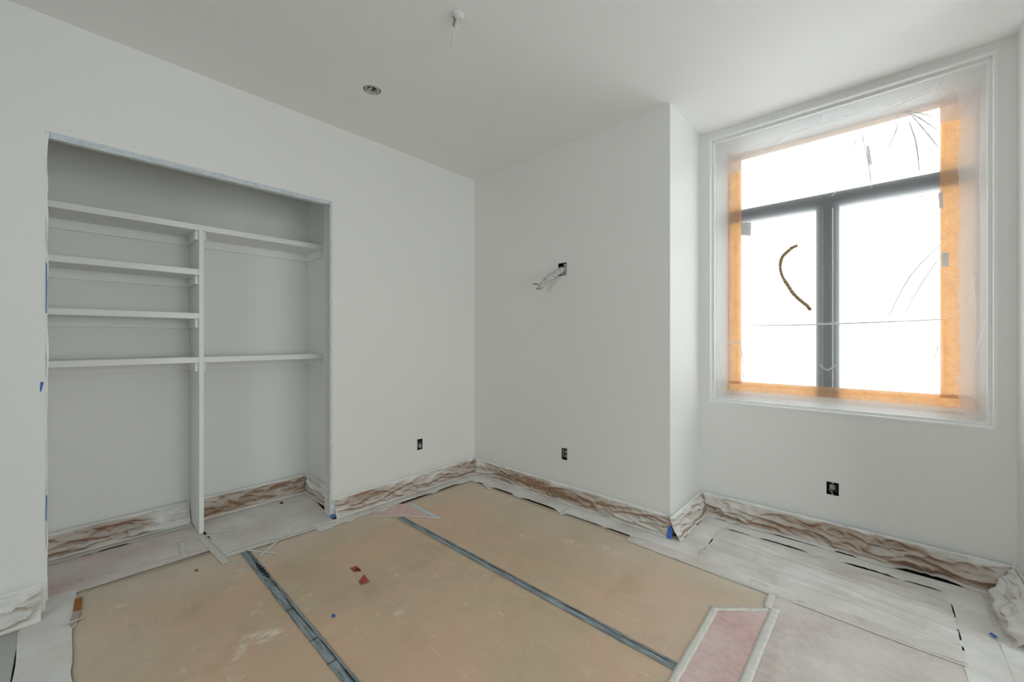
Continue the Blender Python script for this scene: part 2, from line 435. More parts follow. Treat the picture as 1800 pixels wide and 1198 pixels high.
# window 1: transom light over two casements
w1 = empty('window_1', ((WX0 + WX1) / 2, YF + 0.02, WZ0)); struct(w1, 'charcoal framed window with a transom over two casements')
ml = ony(1434, 500, YF).x; mr = ony(1475, 500, YF).x
rz0, rz1 = 2.390, 2.500
fy0, fy1 = YF + 0.015, YF + 0.075
f = MB(); e = 0.022
f.box((WX0, fy0, WZ0), (WX0 + e, fy1, WZ1)); f.box((WX1 - e, fy0, WZ0), (WX1, fy1, WZ1)); f.box((WX0 + e, fy0, WZ0), (WX1 - e, fy1, WZ0 + e)); f.box((WX0 + e, fy0, WZ1 - e), (WX1 - e, fy1, WZ1))
f.build('frame', 'frame', w1)
MB().box((WX0 + e, fy0 - 0.004, rz0), (WX1 - e, fy1 + 0.002, rz1), 0.004).build('transom_rail', 'frame', w1)
d = (mr - ml)
MB().box((ml, fy0, WZ0 + e), (ml + d * 0.27, fy1, rz0), 0.004).build('stile', 'frame', w1)
MB().box((ml + d * 0.30, fy0 - 0.006, WZ0 + e), (mr - d * 0.30, fy1, rz0), 0.004).build('mullion', 'frame', w1)
MB().box((mr - d * 0.27, fy0, WZ0 + e), (mr, fy1, rz0), 0.004).build('stile', 'frame', w1)
for (a, b, c, d2) in ((WX0 + e, ml + 0.01, WZ0 + e, rz0), (mr - 0.01, WX1 - e, WZ0 + e, rz0), (WX0 + e, WX1 - e, rz1, WZ1 - e)):
    MB().box((a, fy0 + 0.03, c), (b, fy0 + 0.036, d2)).build('pane', 'tinted', w1)
portal('window_portal', ((WX0 + WX1) / 2, YF + 0.09, (WZ0 + WZ1) / 2), (-math.pi / 2, 0, 0), WX1 - WX0, WZ1 - WZ0)

# window 2: unseen window added behind the camera as fill light
w2 = empty('fill_window_rear', ((R2[0] + R2[1]) / 2, YR, R2[2])); struct(w2, 'unseen window added in the rear wall for fill light')
f = MB(); e = 0.06; a, b = YR - 0.10, YR - 0.04
f.box((R2[0], a, R2[2]), (R2[0] + e, b, R2[3])); f.box((R2[1] - e, a, R2[2]), (R2[1], b, R2[3])); f.box((R2[0] + e, a, R2[2]), (R2[1] - e, b, R2[2] + e)); f.box((R2[0] + e, a, R2[3] - e), (R2[1] - e, b, R2[3]))
f.build('frame', 'frame', w2)
xm = (R2[0] + R2[1]) / 2
MB().box((xm - 0.03, a, R2[2] + e), (xm + 0.03, b, R2[3] - e)).build('mullion', 'frame', w2)
for (p, q) in ((R2[0] + e, xm - 0.03), (xm + 0.03, R2[1] - e)):
    MB().box((p, a + 0.027, R2[2] + e), (q, a + 0.033, R2[3] - e)).build('pane', 'glass', w2)
portal('fill_window_rear_portal', (xm, YR - 0.12, (R2[2] + R2[3]) / 2), (math.pi / 2, 0, 0), R2[1] - R2[0], R2[3] - R2[2])

# window 3: unseen wide glazing added in the right-hand wall as fill light
w3 = empty('fill_window_right', (XRR, (R3[0] + R3[1]) / 2, R3[2])); struct(w3, 'unseen wide glazing added in the right wall for fill light')
f = MB(); e = 0.06; a, b = XRR + 0.04, XRR + 0.10
f.box((a, R3[0], R3[2]), (b, R3[0] + e, R3[3])); f.box((a, R3[1] - e, R3[2]), (b, R3[1], R3[3])); f.box((a, R3[0] + e, R3[2]), (b, R3[1] - e, R3[2] + e)); f.box((a, R3[0] + e, R3[3] - e), (b, R3[1] - e, R3[3]))
f.build('frame', 'frame', w3)
ys = [R3[0] + e + (R3[1] - R3[0] - 2 * e) * k / 4 for k in range(5)]
for y in ys[1:4]: MB().box((a, y - 0.025, R3[2] + e), (b, y + 0.025, R3[3] - e)).build('mullion', 'frame', w3)
for k in range(4): MB().box((a + 0.027, ys[k] + (0.025 if k else 0), R3[2] + e), (a + 0.033, ys[k + 1] - (0.025 if k < 3 else 0), R3[3] - e)).build('pane', 'glass', w3)
portal('fill_window_right_portal', (XRR + 0.12, (R3[0] + R3[1]) / 2, (R3[2] + R3[3]) / 2), (math.pi / 2, 0, math.pi / 2), R3[1] - R3[0], R3[3] - R3[2])

# ------------------------------------------------------------------ closet shelving
SF = -3.550; SB = CXB + 0.001
dv0, dv1 = onx(350, 700, SF).y, onx(358.5, 700, SF).y
cs = empty('closet_shelving', (SB, (CY0 + CY1) / 2, 0))
tag(cs, 'white built-in closet shelves with one tall divider inside the closet opening', 'closet shelving')
ZT0, ZT1 = 2.142, 2.183
MB().box((SB, dv0, 0.006), (SF, dv1, ZT0), 0.002).build('divider', 'shelf', cs)
def shelf(y0, y1, z0, z1): MB().box((SB, y0, z0), (SF + 0.002, y1, z1), 0.003).build('shelf', 'shelf', cs)
shelf(CY0 + 0.001, CY1 - 0.001, ZT0, ZT1)
lev = ((1.828, 1.869), (1.520, 1.560), (1.211, 1.251))
for z0, z1 in lev: shelf(CY0 + 0.001, dv0, z0, z1)
shelf(dv1, CY1 - 0.001, 1.211, 1.251)
def cleats(y0, y1, z):
    h = 0.062
    MB().box((SB, y0, z - h), (SB + 0.018, y1, z), 0.0015).build('cleat', 'shelf', cs)
    MB().box((SB + 0.018, y0, z - h), (SF - 0.03, y0 + 0.018, z), 0.0015).build('cleat', 'shelf', cs)
    MB().box((SB + 0.018, y1 - 0.018, z - h), (SF - 0.03, y1, z), 0.0015).build('cleat', 'shelf', cs)
for z in (ZT0, 1.828, 1.520, 1.211): cleats(CY0 + 0.001, dv0, z)
for z in (ZT0, 1.211): cleats(dv1, CY1 - 0.001, z)

# ------------------------------------------------------------------ paper helpers
def grid(name, P, mat, spray=None, closed=False, thick=0.0, parent=None):
    """P: rows of points. spray: callable(row, col, point, normal) -> paint cover 0..1"""
    R, C = len(P), len(P[0])
    V = [p for row in P for p in row]
    F = [(r * C + c, r * C + c + 1, (r + 1) * C + c + 1, (r + 1) * C + c) for r in range(R - 1) for c in range(C - 1)]
    o = obj(name, V, F, mat, parent, True); me = o.data
    nz_mean = sum(p.normal.z for p in me.polygons) / max(1, len(me.polygons))
    if spray:
        at = me.attributes.new('spray', 'FLOAT', 'POINT')
        fl = -1 if nz_mean < 0 else 1
        vals = [max(0.0, min(1.0, spray(i // C, i % C, Vector(V[i]), me.vertices[i].normal * fl))) for i in range(len(V))]
        at.data.foreach_set('value', vals)
    if thick:
        md = o.modifiers.new('thickness', 'SOLIDIFY'); md.thickness = thick; md.offset = -1 if nz_mean > 0 else 1
    return o

def lens(s, gaps):
    w = 0.0
    for (a, b, g) in gaps:
        if a < s < b:
            t = (s - a) / (b - a); w = max(w, g * min(1.0, 5 * t, 5 * (1 - t)) * (0.75 + 0.5 * t * (1 - t) + 0.25 * nz(s * 40)))
    return w

def skirt(name, label, p0, p1, n, seed, foot=0.05, gaps=(), top=BH + 0.004, wr=1.0, brown=0.0, ext=0.014, res=0.0075, bfun=None):
    """Masking paper taped to the top of a baseboard, crumpled down to the floor."""
    p0, p1, n = Vector((*p0, 0)), Vector((*p1, 0)), Vector((*n, 0)); L = (p1 - p0).length; u = (p1 - p0) / L
    C = max(4, int(L / res)); RW, RF = 30, 4; P = []; hh = []
    for r in range(RW + RF + 1):
        row = []; 
        for c in range(C + 1):
            s = L * c / C; endf = min(1.0, s / 0.04, (L - s) / 0.04)
            g = lens(s, gaps)
            ft = foot - g + 0.008 * nz(s * 6, seed, 3.1)
            ft = max(ft, 0.02)
            if r <= RW:
                h = 1 - r / RW
                tz = top + 0.004 * nz(s * 9, seed) - 0.003 * abs(nz(s * 23, seed, 5))
                z = 0.0072 + (tz - 0.0072) * h
                base = 0.0175 + (ft - 0.0175) * (1 - h) ** 1.6
                m = math.sin(math.pi * min(1, max(0, (1 - h) * 1.05))) ** 0.7 if h < 1 else 0
                k = wr * m * endf; zz = h * top
                f1 = max(0.0, 1 - 2.6 * abs(nz(s * 3.2 + zz * 7, zz * 15 - s * 2.6, seed)))
                f2 = max(0.0, 1 - 2.6 * abs(nz(s * 7.5 - zz * 9, zz * 30 + s * 6.0, seed + 7)))
                f3 = 1 - 2 * abs(nz(s * 19 + zz * 20, zz * 52 - s * 9, seed + 11))
                d = k * (0.024 * f1 * f1 + 0.012 * f2 + 0.004 * f3 + 0.012 * max(0, nz(s * 2.0, zz * 9, seed + 15) + 0.2))
                z += 0.012 * k * nz(s * 5, h * 5, seed + 19)
                row.append(p0 + u * s + n * (base + d) + Vector((0, 0, max(z, 0.0072))))
            else:
                q = (r - RW) / RF
                row.append(p0 + u * s + n * (ft + q * (ext + (0.006 * nz(s * 14, seed, 9))) * (0.3 if g > 0.002 else 1)) + Vector((0, 0, 0.0072 + 0.001 * abs(nz(s * 12, q * 3, seed)))))
        P.append(row)
    def spray(r, c, p, nn):
        h = 1 - r / RW; s = L * c / C
        if r > RW: return 0.92
        b = brown if bfun is None else brown + bfun(s / L, h)
        v = 0.46 + 0.50 * nn.z - 0.8 * b + 0.45 * nz(s * 1.7, h * 1.8, seed + 31) + 0.12 * nz(s * 5, h * 6, seed + 37)
        v = max(v, sstep(0.84, 0.96, h + 0.05 * nz(s * 8, seed)))
        return max(v, sstep(0.16, 0.02, h) * 0.85)
    o = grid(name, P, 'paper', spray)
    return tag(o, label, 'masking paper', 'crumpled paper along the baseboards')

def ribbon(name, label, A, B, C, RWS, z, seed, mat='paper', cov=0.9, amp=0.002, cat='masking paper', group=None, zf=None, brown=0.0, thick=0.0):
    """Flat strip of paper between edge A(s) and edge B(s), s in 0..1."""
    P = []
    for r in range(RWS + 1):
        q = r / RWS; row = []
        for c in range(C + 1):
            s = c / C; a, b = A(s), B(s); p = a + (b - a) * q
            zz = z + amp * (0.6 * abs(nz(p.x * 7, p.y * 7, seed)) + 0.4 * abs(nz(p.x * 23, p.y * 23, seed + 3)))
            if zf: zz += max(0.0, zf(p, s, q))
            row.append(Vector((p.x, p.y, zz)))
        P.append(row)
    def spray(r, c, p, nn):
        return cov + 0.25 * nz(p.x * 4, p.y * 4, seed + 5) - brown * max(0, nz(p.x * 3, p.y * 3, seed + 9) + 0.3)
    o = grid(name, P, mat, spray, thick=thick)
    return tag(o, label, cat, group)

def gx(px0, py0, px1, py1, w, org, flip=1):      # slit measured on the floor -> interval along x
    a, b = fp(px0, py0).x - org, fp(px1, py1).x - org
    return (min(a, b), max(a, b), w)
def gy(px0, py0, px1, py1, w, org):
    a, b = fp(px0, py0).y - org, fp(px1, py1).y - org
    return (min(a, b), max(a, b), w)

# ------------------------------------------------------------------ floor protection boards
YS1, YS2, YE = 0.760, 1.716, 2.632       # seams and far edge
XE = -2.965                              # edge of the boards along the closet wall
def board(label, x0, x1, y0, y1, seed, x0b=None):
    n, m = 50, 16
    P = [[Vector(((x0 if x0b is None else x0 + (x0b - x0) * r / m) * (1 - c / n) + x1 * c / n, y0 + (y1 - y0) * r / m, 0.0032 + 0.0006 * abs(nz(c * 0.15, r * 0.3, seed)))) for c in range(n + 1)] for r in range(m + 1)]
    o = grid('floor_protection_board', P, 'board', None, thick=0.0025)
    tag(o, label, 'floor protection', 'brown floor protection boards')
XD = -0.40
board('brown floor board between the closet and the first duct-taped seam, whitest with dust', -3.25, 0.24, -0.006, YS1 - 0.002, 1, -3.21)
board('brown floor board in the middle between the two duct-taped seams, with red scraps', -3.06, 0.24, YS1 + 0.002, YS2 - 0.002, 2)
board('brown floor board next to the far wall, beyond the second duct-taped seam', XE, -0.42, YS2 + 0.002, YE, 3)
o = ribbon('rosin_paper', 'dusty pinkish paper sheet on the floor right of the taped red patch', lambda s: Vector((-0.44 + s * 0.695, 0.9, 0)), lambda s: Vector((-0.44 + s * 0.695, 2.565, 0)), 30, 60, 0.0043, 71, 'dusty', 0.60, 0.0012, 'floor paper',
           zf=lambda p, s, q: 0.004 * math.exp(-((p.x + 0.36 - 0.03 * math.sin(p.y * 4)) / 0.02) ** 2))
rp = [fp(1257, 1071), fp(1359, 1073)]
o = ribbon('rosin_paper', 'red rosin paper patch framed by white tape on the floor', lambda s: Vector((fp(1257, 1072).x + (fp(1357, 1073).x - fp(1257, 1072).x) * s, 0.9, 0)),
           lambda s: fp(1257, 1072) + (fp(1357, 1073) - fp(1257, 1072)) * s, 20, 40, 0.0058, 72, 'rosin', 0.46, 0.0006, 'floor paper')
V3 = [fp(640, 909), fp(690, 886), fp(722, 886), fp(772, 912), fp(705, 908)]
def poly(name, label, pts, z, mat, cat, cov=0.4, group=None, parent=None):
    V = [Vector((p.x, p.y, z)) for p in pts] + [Vector((p.x, p.y, z - 0.001)) for p in pts]; k = len(pts)
    F = [tuple(range(k)), tuple(range(k, 2 * k))[::-1]] + [(i, (i + 1) % k, k + (i + 1) % k, k + i) for i in range(k)]
    o = obj(name, V, F, mat, parent)
    at = o.data.attributes.new('spray', 'FLOAT', 'POINT'); at.data.foreach_set('value', [cov] * len(V))
    if label: tag(o, label, cat, group)
    return o
poly('rosin_paper', 'small triangular red rosin paper patch at the head of the second seam', V3, 0.0056, 'rosin', 'floor paper', 0.42)

# ------------------------------------------------------------------ paper strips lying along the walls
zst = 0.0050
gl = [gy(582, 925, 612, 917, .014, 0), gy(620, 914, 662, 897, .018, 0), gy(682, 890, 760, 867, .024, 0), gy(767, 865, 811, 852, .020, 0)]
gb = [gx(840, 847, 852, 851, .016, 0), gx(863, 857, 905, 871, .024, 0), gx(915, 875, 983, 898, .026, 0), gx(992, 903, 1060, 928, .011, 0), gx(1062, 929, 1110, 947, .016, 0), gx(1134, 956, 1183, 971, .024, 0)]
def edge_y(x, base, gaps, ov, seed): return base - ov + 0.006 * nz(x * 5, seed) + (lambda g: (g + ov) if g > 0.001 else 0)(lens(x, gaps))
def edge_x(y, base, gaps, ov, seed): return base + ov + 0.006 * nz(y * 5, seed) - (lambda g: (g + ov) if g > 0.001 else 0)(lens(y, gaps))
# along the far wall
ribbon('paper_strip', 'white oversprayed paper strip lying along the foot of the far wall', lambda s: (lambda x: Vector((x, edge_y(x, YE, gb, 0.012, 2), 0)))(XL + 0.06 + s * (XB + 0.13 - XL - 0.06)),
       lambda s: (lambda x: Vector((x, YB - 0.048 + 0.06 * sstep(XB - 0.02, XB + 0.02, x), 0)))(XL + 0.06 + s * (XB + 0.13 - XL - 0.06)), 260, 8, zst, 11, 'paper', 0.93, 0.0016, group='paper strips on the floor')
# along the closet wall
ribbon('paper_strip', 'white oversprayed paper strip lying along the closet wall beside the corner', lambda s: (lambda y: Vector((edge_x(y, XE, gl, 0.012, 4), y, 0)))(1.20 + s * (YE + 0.10 - 1.20)),
       lambda s: Vector((XL + 0.056, 1.20 + s * (YE + 0.10 - 1.20), 0)), 200, 8, zst + 0.0004, 12, 'paper', 0.92, 0.0016, group='paper strips on the floor')
# alcove strips
XA0, XA1, YA0, YA1, XA2 = -1.015, -0.862, 3.205, 3.335, 0.255
ga1 = [gy(1233, 971, 1243, 960, .006, 0), gy(1245, 958, 1258, 945, .008, 0), gy(1260, 942, 1268, 934, .003, 0)]
gw = [gx(1278, 929, 1327, 944, .018, 0), gx(1328, 944, 1423, 973, .024, 0), gx(1471, 987, 1583, 1020, .022, 0), gx(1585, 1020, 1659, 1044, .014, 0)]
ribbon('paper_strip', 'white oversprayed paper strip in the alcove beside the short side wall', lambda s: (lambda y: Vector((edge_x(y, XA1, ga1, 0.012, 6), y, 0)))(2.60 + s * (YA1 - 2.60)),
       lambda s: Vector((XA0, 2.60 + s * (YA1 - 2.60), 0)), 110, 8, zst + 0.0006, 13, 'paper', 0.95, 0.0014, group='paper strips on the floor')
ribbon('paper_strip', 'white oversprayed paper strip under the window along the alcove wall', lambda s: (lambda x: Vector((x, edge_y(x, YA0, gw, 0.012, 8), 0)))(XA1 - 0.01 + s * (XA2 + 0.1 - XA1)),
       lambda s: Vector((XA1 - 0.01 + s * (XA2 + 0.1 - XA1), YA1 + 0.002, 0)), 200, 8, zst + 0.0003, 14, 'paper', 0.95, 0.0014, group='paper strips on the floor')
gr = [gy(1672, 1060, 1682, 1092, .003, 0), gy(1684, 1105, 1690, 1130, .0025, 0), gy(1691, 1135, 1696, 1165, .005, 0)]
ribbon('paper_strip', 'wide white paper strip on the floor beside the right wall', lambda s: (lambda y: Vector((XA2 - 0.010 + 0.008 * nz(y * 5, 3.3) + (lambda g: (g + .010) if g > .001 else 0)(lens(y, gr)), y, 0)))(0.4 + s * (YA1 - 0.4)),
       lambda s: (lambda y: Vector((0.405 + 0.012 * nz(y * 4, 8.8), y, 0)))(0.4 + s * (YA1 - 0.4)), 200, 8, zst + 0.0010, 15, 'paper', 0.97, 0.0016, group='paper strips on the floor')
# wrinkled sheet over the alcove floor
def folds(p, s, q):
    v = 0.0
    for (a, b, w, h) in ((2.70, 2.69, .012, .010), (2.74, 2.64, .020, .016), (2.82, 2.73, .035, .011), (2.98, 2.80, .016, .011), (3.04, 2.91, .05, .013), (3.10, 2.97, .016, .008), (3.17, 3.08, .03, .007)):
        yy = a + (b - a) * s + 0.02 * nz(s * 3, a * 9)
        v += 1.5 * h * math.exp(-abs((p.y - yy) / w) ** 1.4) * max(0.0, 0.55 + 1.3 * nz(s * 2.6, a * 5)) + 0.0012 * nz(s * 9, p.y * 14, a)
    return v
ribbon('paper_sheet', 'large wrinkled white paper sheet covering the alcove floor below the window', lambda s: Vector((XA1 + s * (XA2 - XA1), 2.555 + 0.01 * nz(s * 5), 0)), lambda s: Vector((XA1 + s * (XA2 - XA1), YA0, 0)),
       110, 120, 0.0040, 16, 'paper', 0.86, 0.002, 'masking paper', zf=folds, brown=0.10)
ribbon('paper_strip', 'pinkish dusted paper edge between the far floor board and the alcove', lambda s: Vector((-1.30 + s * 1.56, 2.56 - 0.02 * math.sin(s * 3.1), 0)), lambda s: Vector((-1.30 + s * 1.56, 2.66, 0)),
       80, 6, 0.0062, 17, 'dusty', 0.80, 0.0012, group='paper strips on the floor')
# closet floor
gc = [gy(140, 977, 165, 970, .010, 0), gy(165, 969, 232, 953, .022, 0)]
ribbon('paper_strip', 'white paper strip on the closet floor left of the divider, against the back', lambda s: (lambda y: Vector((edge_x(y, -3.73, gc, 0.0, 24), y, 0)))(CY0 + 0.01 + s * (dv0 - CY0 - 0.012)),
       lambda s: Vector((CXB + 0.05, CY0 + 0.01 + s * (dv0 - CY0 - 0.012), 0)), 90, 6, 0.0052, 21, 'paper', 0.9, 0.002, group='paper strips on the floor')
ribbon('rosin_paper', 'faded pink rosin paper on the closet floor left of the divider', lambda s: Vector((-3.225, CY0 + 0.01 + s * 0.85, 0)), lambda s: Vector((-3.728, CY0 + 0.01 + s * (dv0 - CY0 - 0.012), 0)),
       50, 30, 0.0046, 22, 'rosin', 0.76, 0.0012, 'floor paper')
ribbon('paper_sheet', 'dusty white paper sheet on the closet floor right of the divider', lambda s: Vector((-3.05 + 0.035 * s, 0.66 + s * (1.34 - 0.66), 0)), lambda s: Vector((CXB + 0.045, dv1 + 0.001 + s * (CY1 - dv1 - 0.03), 0)),
       70, 60, 0.0050, 23, 'dusty', 0.86, 0.0012)
ribbon('paper_sheet', 'crumpled white paper sheet on the floor at the right edge beside the alcove wall', lambda s: Vector((0.385 + s * 1.0, 1.2, 0)), lambda s: Vector((0.385 + s * (0.115 if s < 0 else 1.0), YB - 0.02, 0)),
       70, 110, 0.0055, 27, 'paper', 0.92, 0.012)
ribbon('paper_strip', 'crumpled white paper strip between the wide strip and the right alcove wall', lambda s: Vector((0.385, YB - 0.06 + s * (YA1 - YB + 0.08), 0)), lambda s: Vector((XR - 0.04, YB - 0.06 + s * (YA1 - YB + 0.08), 0)),
       60, 14, 0.0055, 28, 'paper', 0.92, 0.010, group='paper strips on the floor')
# floor strip running out of the picture at the lower left
ribbon('paper_strip', 'pale paper strip running along the left edge of the floor boards', lambda s: Vector((-3.27 + s * 3.2, (0.02 if s < 0.13 else 0.004) - 0.009 * max(0, nz(s * 22, 4)), 0)), lambda s: Vector((-3.27 + s * 3.2, -0.165 - 0.012 * nz(s * 8) + 0.07 * sstep(0.10, 0.0, s), 0)),
       140, 8, 0.0060, 25, 'paper', 0.97, 0.002, group='paper strips on the floor')
ribbon('plastic_drop_sheet', 'grey wrinkled plastic sheet on the floor at the lower left corner', lambda s: Vector((XL + 0.06 + s * 3.2, -0.165, 0)), lambda s: Vector((XL + 0.06 + s * 3.2, -1.3, 0)),
       90, 60, 0.003, 26, 'dropcloth', 1, 0.010, 'plastic sheet')

# ------------------------------------------------------------------ crumpled paper along the baseboards
gsl = [(lambda g: g)(gy(*a, YB * 0)) for a in ((728, 866, 745, 862, .012), (768, 853, 797, 844, .014), (803, 838, 815, 834, .012))]
y_s = JY1 + 0.012
skirt('masking_paper', 'crumpled masking paper along the closet wall between opening and corner', (XL, y_s), (XL, YB - 0.02), (1, 0), 41, 0.062, [(a - y_s, b - y_s, w) for a, b, w in gsl], wr=1.25, brown=0.10,
      bfun=lambda s, h: 0.30 * math.exp(-((h - 0.62 - 0.1 * math.sin(s * 7)) / 0.2) ** 2) - 0.15 * sstep(0.15, 0.0, s))
gsb = [gx(935, 866, 987, 883, .010, XL), gx(1028, 899, 1072, 912, .014, XL), gx(838, 833, 846, 836, .010, XL)]
skirt('masking_paper', 'long crumpled masking paper with a brown band along the far wall', (XL + 0.02, YB), (XB + 0.02, YB), (0, -1), 42, 0.052, gsb, wr=0.8, brown=0.12,
      bfun=lambda s, h: 0.75 * sstep(0.12, 0.22, s) * sstep(0.85, 0.55, s) * math.exp(-((h - 0.45) / 0.26) ** 2) + 0.2 * sstep(0.55, 0.7, s) * math.exp(-((h - 0.6) / 0.3) ** 2) - 0.4 * sstep(0.12, 0.02, s))
gsa = [gy(1204, 943, 1214, 935, .008, YB), gy(1228, 922, 1240, 911, .010, YB)]
skirt('masking_paper', 'crumpled masking paper on the short side wall of the window alcove', (XB, YB - 0.045), (XB, YW - 0.02), (1, 0), 43, 0.085, gsa, wr=1.1, brown=0.0,
      bfun=lambda s, h: 0.9 * math.exp(-((h - 0.10 - 0.12 * s) / 0.10) ** 2))
gsw = [gx(1250, 908, 1276, 917, .010, XB), gx(1282, 919, 1297, 923, .012, XB), gx(1336, 934, 1450, 966, .014, XB), gx(1457, 968, 1500, 982, .022, XB), gx(1560, 998, 1688, 1030, .050, XB)]
skirt('masking_paper', 'long crumpled masking paper under the window along the alcove wall', (XB + 0.02, YW), (XR - 0.02, YW), (0, -1), 44, 0.135, gsw, wr=1.7, brown=0.14,
      bfun=lambda s, h: 0.35 * math.exp(-((h - 0.5) / 0.3) ** 2))
skirt('masking_paper', 'crumpled whitish masking paper along the right wall', (XR, YW - 0.03), (XR, YB - 0.02), (-1, 0), 45, 0.12, [], wr=1.8, brown=0.02)
skirt('masking_paper', 'crumpled white masking paper on the wall left of the closet opening', (XL, -0.75), (XL, JY0 - 0.012), (1, 0), 46, 0.12, [], wr=2.3, brown=-0.25)
skirt('masking_paper', 'crumpled brown masking paper at the closet back left of the divider', (CXB, CY0 + 0.01), (CXB, dv0 - 0.004), (1, 0), 47, 0.075, [], wr=1.8, brown=0.30, top=BH + 0.01,
      bfun=lambda s, h: -1.0 * sstep(0.62, 0.85, s))
skirt('masking_paper', 'crumpled brown masking paper at the closet back right of the divider', (CXB, dv1 + 0.004), (CXB, CY1 - 0.03), (1, 0), 48, 0.085, [], wr=1.5, brown=0.22, top=BH + 0.01,
      bfun=lambda s, h: 0.35 * math.exp(-((h - 0.4) / 0.3) ** 2))
skirt('masking_paper', 'whitish crumpled masking paper at the right end wall of the closet', (CXB + 0.03, CY1), (XL - 0.14, CY1), (0, -1), 49, 0.05, [], wr=0.8, brown=-0.15)

# ------------------------------------------------------------------ tapes on the floor
def tape(label, pts, w, z, mat='mtape', name='masking_tape', cat='tape', group='white masking tape on the floor', seed=0, amp=0.0005):
    pts = [fp(*p) for p in pts]; S = [0.0]
    for a, b in zip(pts, pts[1:]): S.append(S[-1] + (b - a).length)
    L = S[-1]; C = max(6, int(L / 0.015)); P = [[], [], [], []]
    for c in range(C + 1):
        s = L * c / C; k = max(i for i in range(len(pts) - 1) if S[i] <= s + 1e-9); q = (s - S[k]) / (S[k + 1] - S[k])
        p = pts[k].lerp(pts[k + 1], q); d = (pts[k + 1] - pts[k]).normalized(); n = Vector((-d.y, d.x, 0))
        for r in range(4):
            o = (r / 3 - 0.5) * w + 0.002 * nz(s * 20, r, seed)
            P[r].append(Vector((p.x + n.x * o, p.y + n.y * o, z + amp * abs(nz(s * 15, r * 0.7, seed + 3)))))
    o = grid(name, P, mat, lambda r, c, p, nn: 1.0, thick=0.0004)
    return tag(o, label, cat, group)
zt = 0.0066
tape('thin white tape line along the board edge in front of the closet', [(140, 1022), (250, 997), (372, 964)], 0.022, zt, seed=1)
tape('short wide white tape running diagonally off the divider foot', [(348, 940), (372, 963), (398, 990)], 0.045, zt + 0.0006, seed=2)
tape('long white tape line across the closet opening to its right jamb', [(390, 980), (428, 965), (492, 948), (545, 932), (590, 920)], 0.03, zt, seed=3)
tape('short white tape tail level at the head of the first seam', [(432, 967), (460, 971), (486, 972)], 0.022, zt + 0.0006, seed=4)
tape('short white tape tail slanting at the head of the first seam', [(493, 948), (476, 962), (456, 979)], 0.022, zt + 0.001, seed=5)
tape('faint white tape piece left of the divider foot', [(318, 952), (324, 977)], 0.035, zt, seed=6)
tape('faint level white tape in front of the divider foot', [(285, 953), (362, 942), (412, 937)], 0.028, zt, seed=7)
tape('white tape line along the lower edge of the small triangular red patch', [(640, 911), (705, 907), (774, 912)], 0.018, zt, seed=8)
tape('slanting pale blue tape on the right edge of the small triangular red patch', [(719, 885), (771, 912)], 0.035, zt + 0.0004, 'ptape', seed=9)
tape('left white tape border of the red taped patch', [(1259, 1067), (1222, 1132), (1178, 1208)], 0.034, zt + 0.0006, seed=10)
tape('top white tape border of the red taped patch', [(1250, 1072), (1300, 1072), (1352, 1073)], 0.030, zt + 0.0010, seed=11)
tape('right white tape border of the red taped patch', [(1364, 1070), (1338, 1132), (1306, 1210)], 0.040, zt + 0.0014, seed=12)
tape('short white tape joining the red patch to the alcove edge', [(1357, 1046), (1349, 1070)], 0.036, zt + 0.0018, seed=13)
tape('long thin white tape ridge along the near edge of the alcove sheet', [(1185, 982), (1290, 1020), (1360, 1046), (1480, 1092), (1600, 1137), (1703, 1174)], 0.016, 0.0082, seed=14)
for i, (a, b, lb) in enumerate((((664, 897), (671, 894), 'tiny white tape tab on the slit by the closet wall'), ((1109, 946), (1132, 953), 'white tape tab between the two slits below the far wall corner'),
                              ((851, 850), (862, 861), 'white tape tab bridging the slit near the room corner'), ((985, 905), (998, 894), 'white tape tab bridging the slit midway along the far wall'))):
    tape(lb, [a, b], 0.03, zt + 0.0008, seed=20 + i)

# duct tape over the seams
def seam(label, x0, x1, y, seed, lead, black):
    n = int((x1 - x0) / 0.012); P = [[] for _ in range(7)]
    for c in range(n + 1):
        x = x0 + (x1 - x0) * c / n
        for r in range(7):
            o = (r / 6 - 0.5); w = 0.050 + 0.006 * nz(x * 7, seed) + 0.004 * nz(x * 31, seed, r)
            P[r].append(Vector((x, y + o * w + 0.004 * nz(x * 2, seed), 0.0046 + 0.001 * math.exp(-(o / 0.12) ** 2) * (0.6 + nz(x * 9, seed)) + 0.0006 * abs(nz(x * 30, r, seed)))))
    o = grid('duct_tape', P, 'duct', None, thick=0.0006)
    tag(o, label, 'tape', 'grey duct tape over the board seams')
    # black strip along the crease, wider at the torn spot
    V = []; F = []; m = int((x1 - x0) / 0.008)
    for c in range(m + 1):
        x = x0 + (x1 - x0) * c / m; yc = y + 0.010 + 0.005 * nz(x * 3, seed + 4)
        w = 0.0016 + 0.0026 * nz(x * 9, seed + 5) + 0.001 * nz(x * 40, seed)
        if black and black[0] < x < black[1]:
            t = (x - black[0]) / (black[1] - black[0]); w += 0.016 * math.sin(math.pi * t) ** 0.7 * max(0.15, 0.6 + 1.3 * nz(x * 60, seed))
        w = max(w, 0.0005)
        V += [Vector((x, yc - w, 0.0068)), Vector((x, yc + w, 0.0068))]
        if c: k = 2 * c; F.append((k - 2, k, k + 1, k - 1))
    obj('crease_strip', V, F, 'black', o)
    for k, q in enumerate(lead):
        x = q; ln = 0.03
        obj('fold', [Vector((x, y + 0.008, 0.0068)), Vector((x + 0.006, y + 0.008, 0.0068)), Vector((x + 0.004, y - ln, 0.0068)), Vector((x + 0.001, y - ln, 0.0068))], [(0, 1, 2, 3)], 'black', o)
s1 = fp(430, 969).x
seam('grey duct tape with a torn black spot over the first board seam', s1, 0.2, YS1, 51, (fp(507, 1073).x, fp(545, 1128).x, fp(577, 1168).x), (fp(446, 990).x, fp(474, 1020).x))
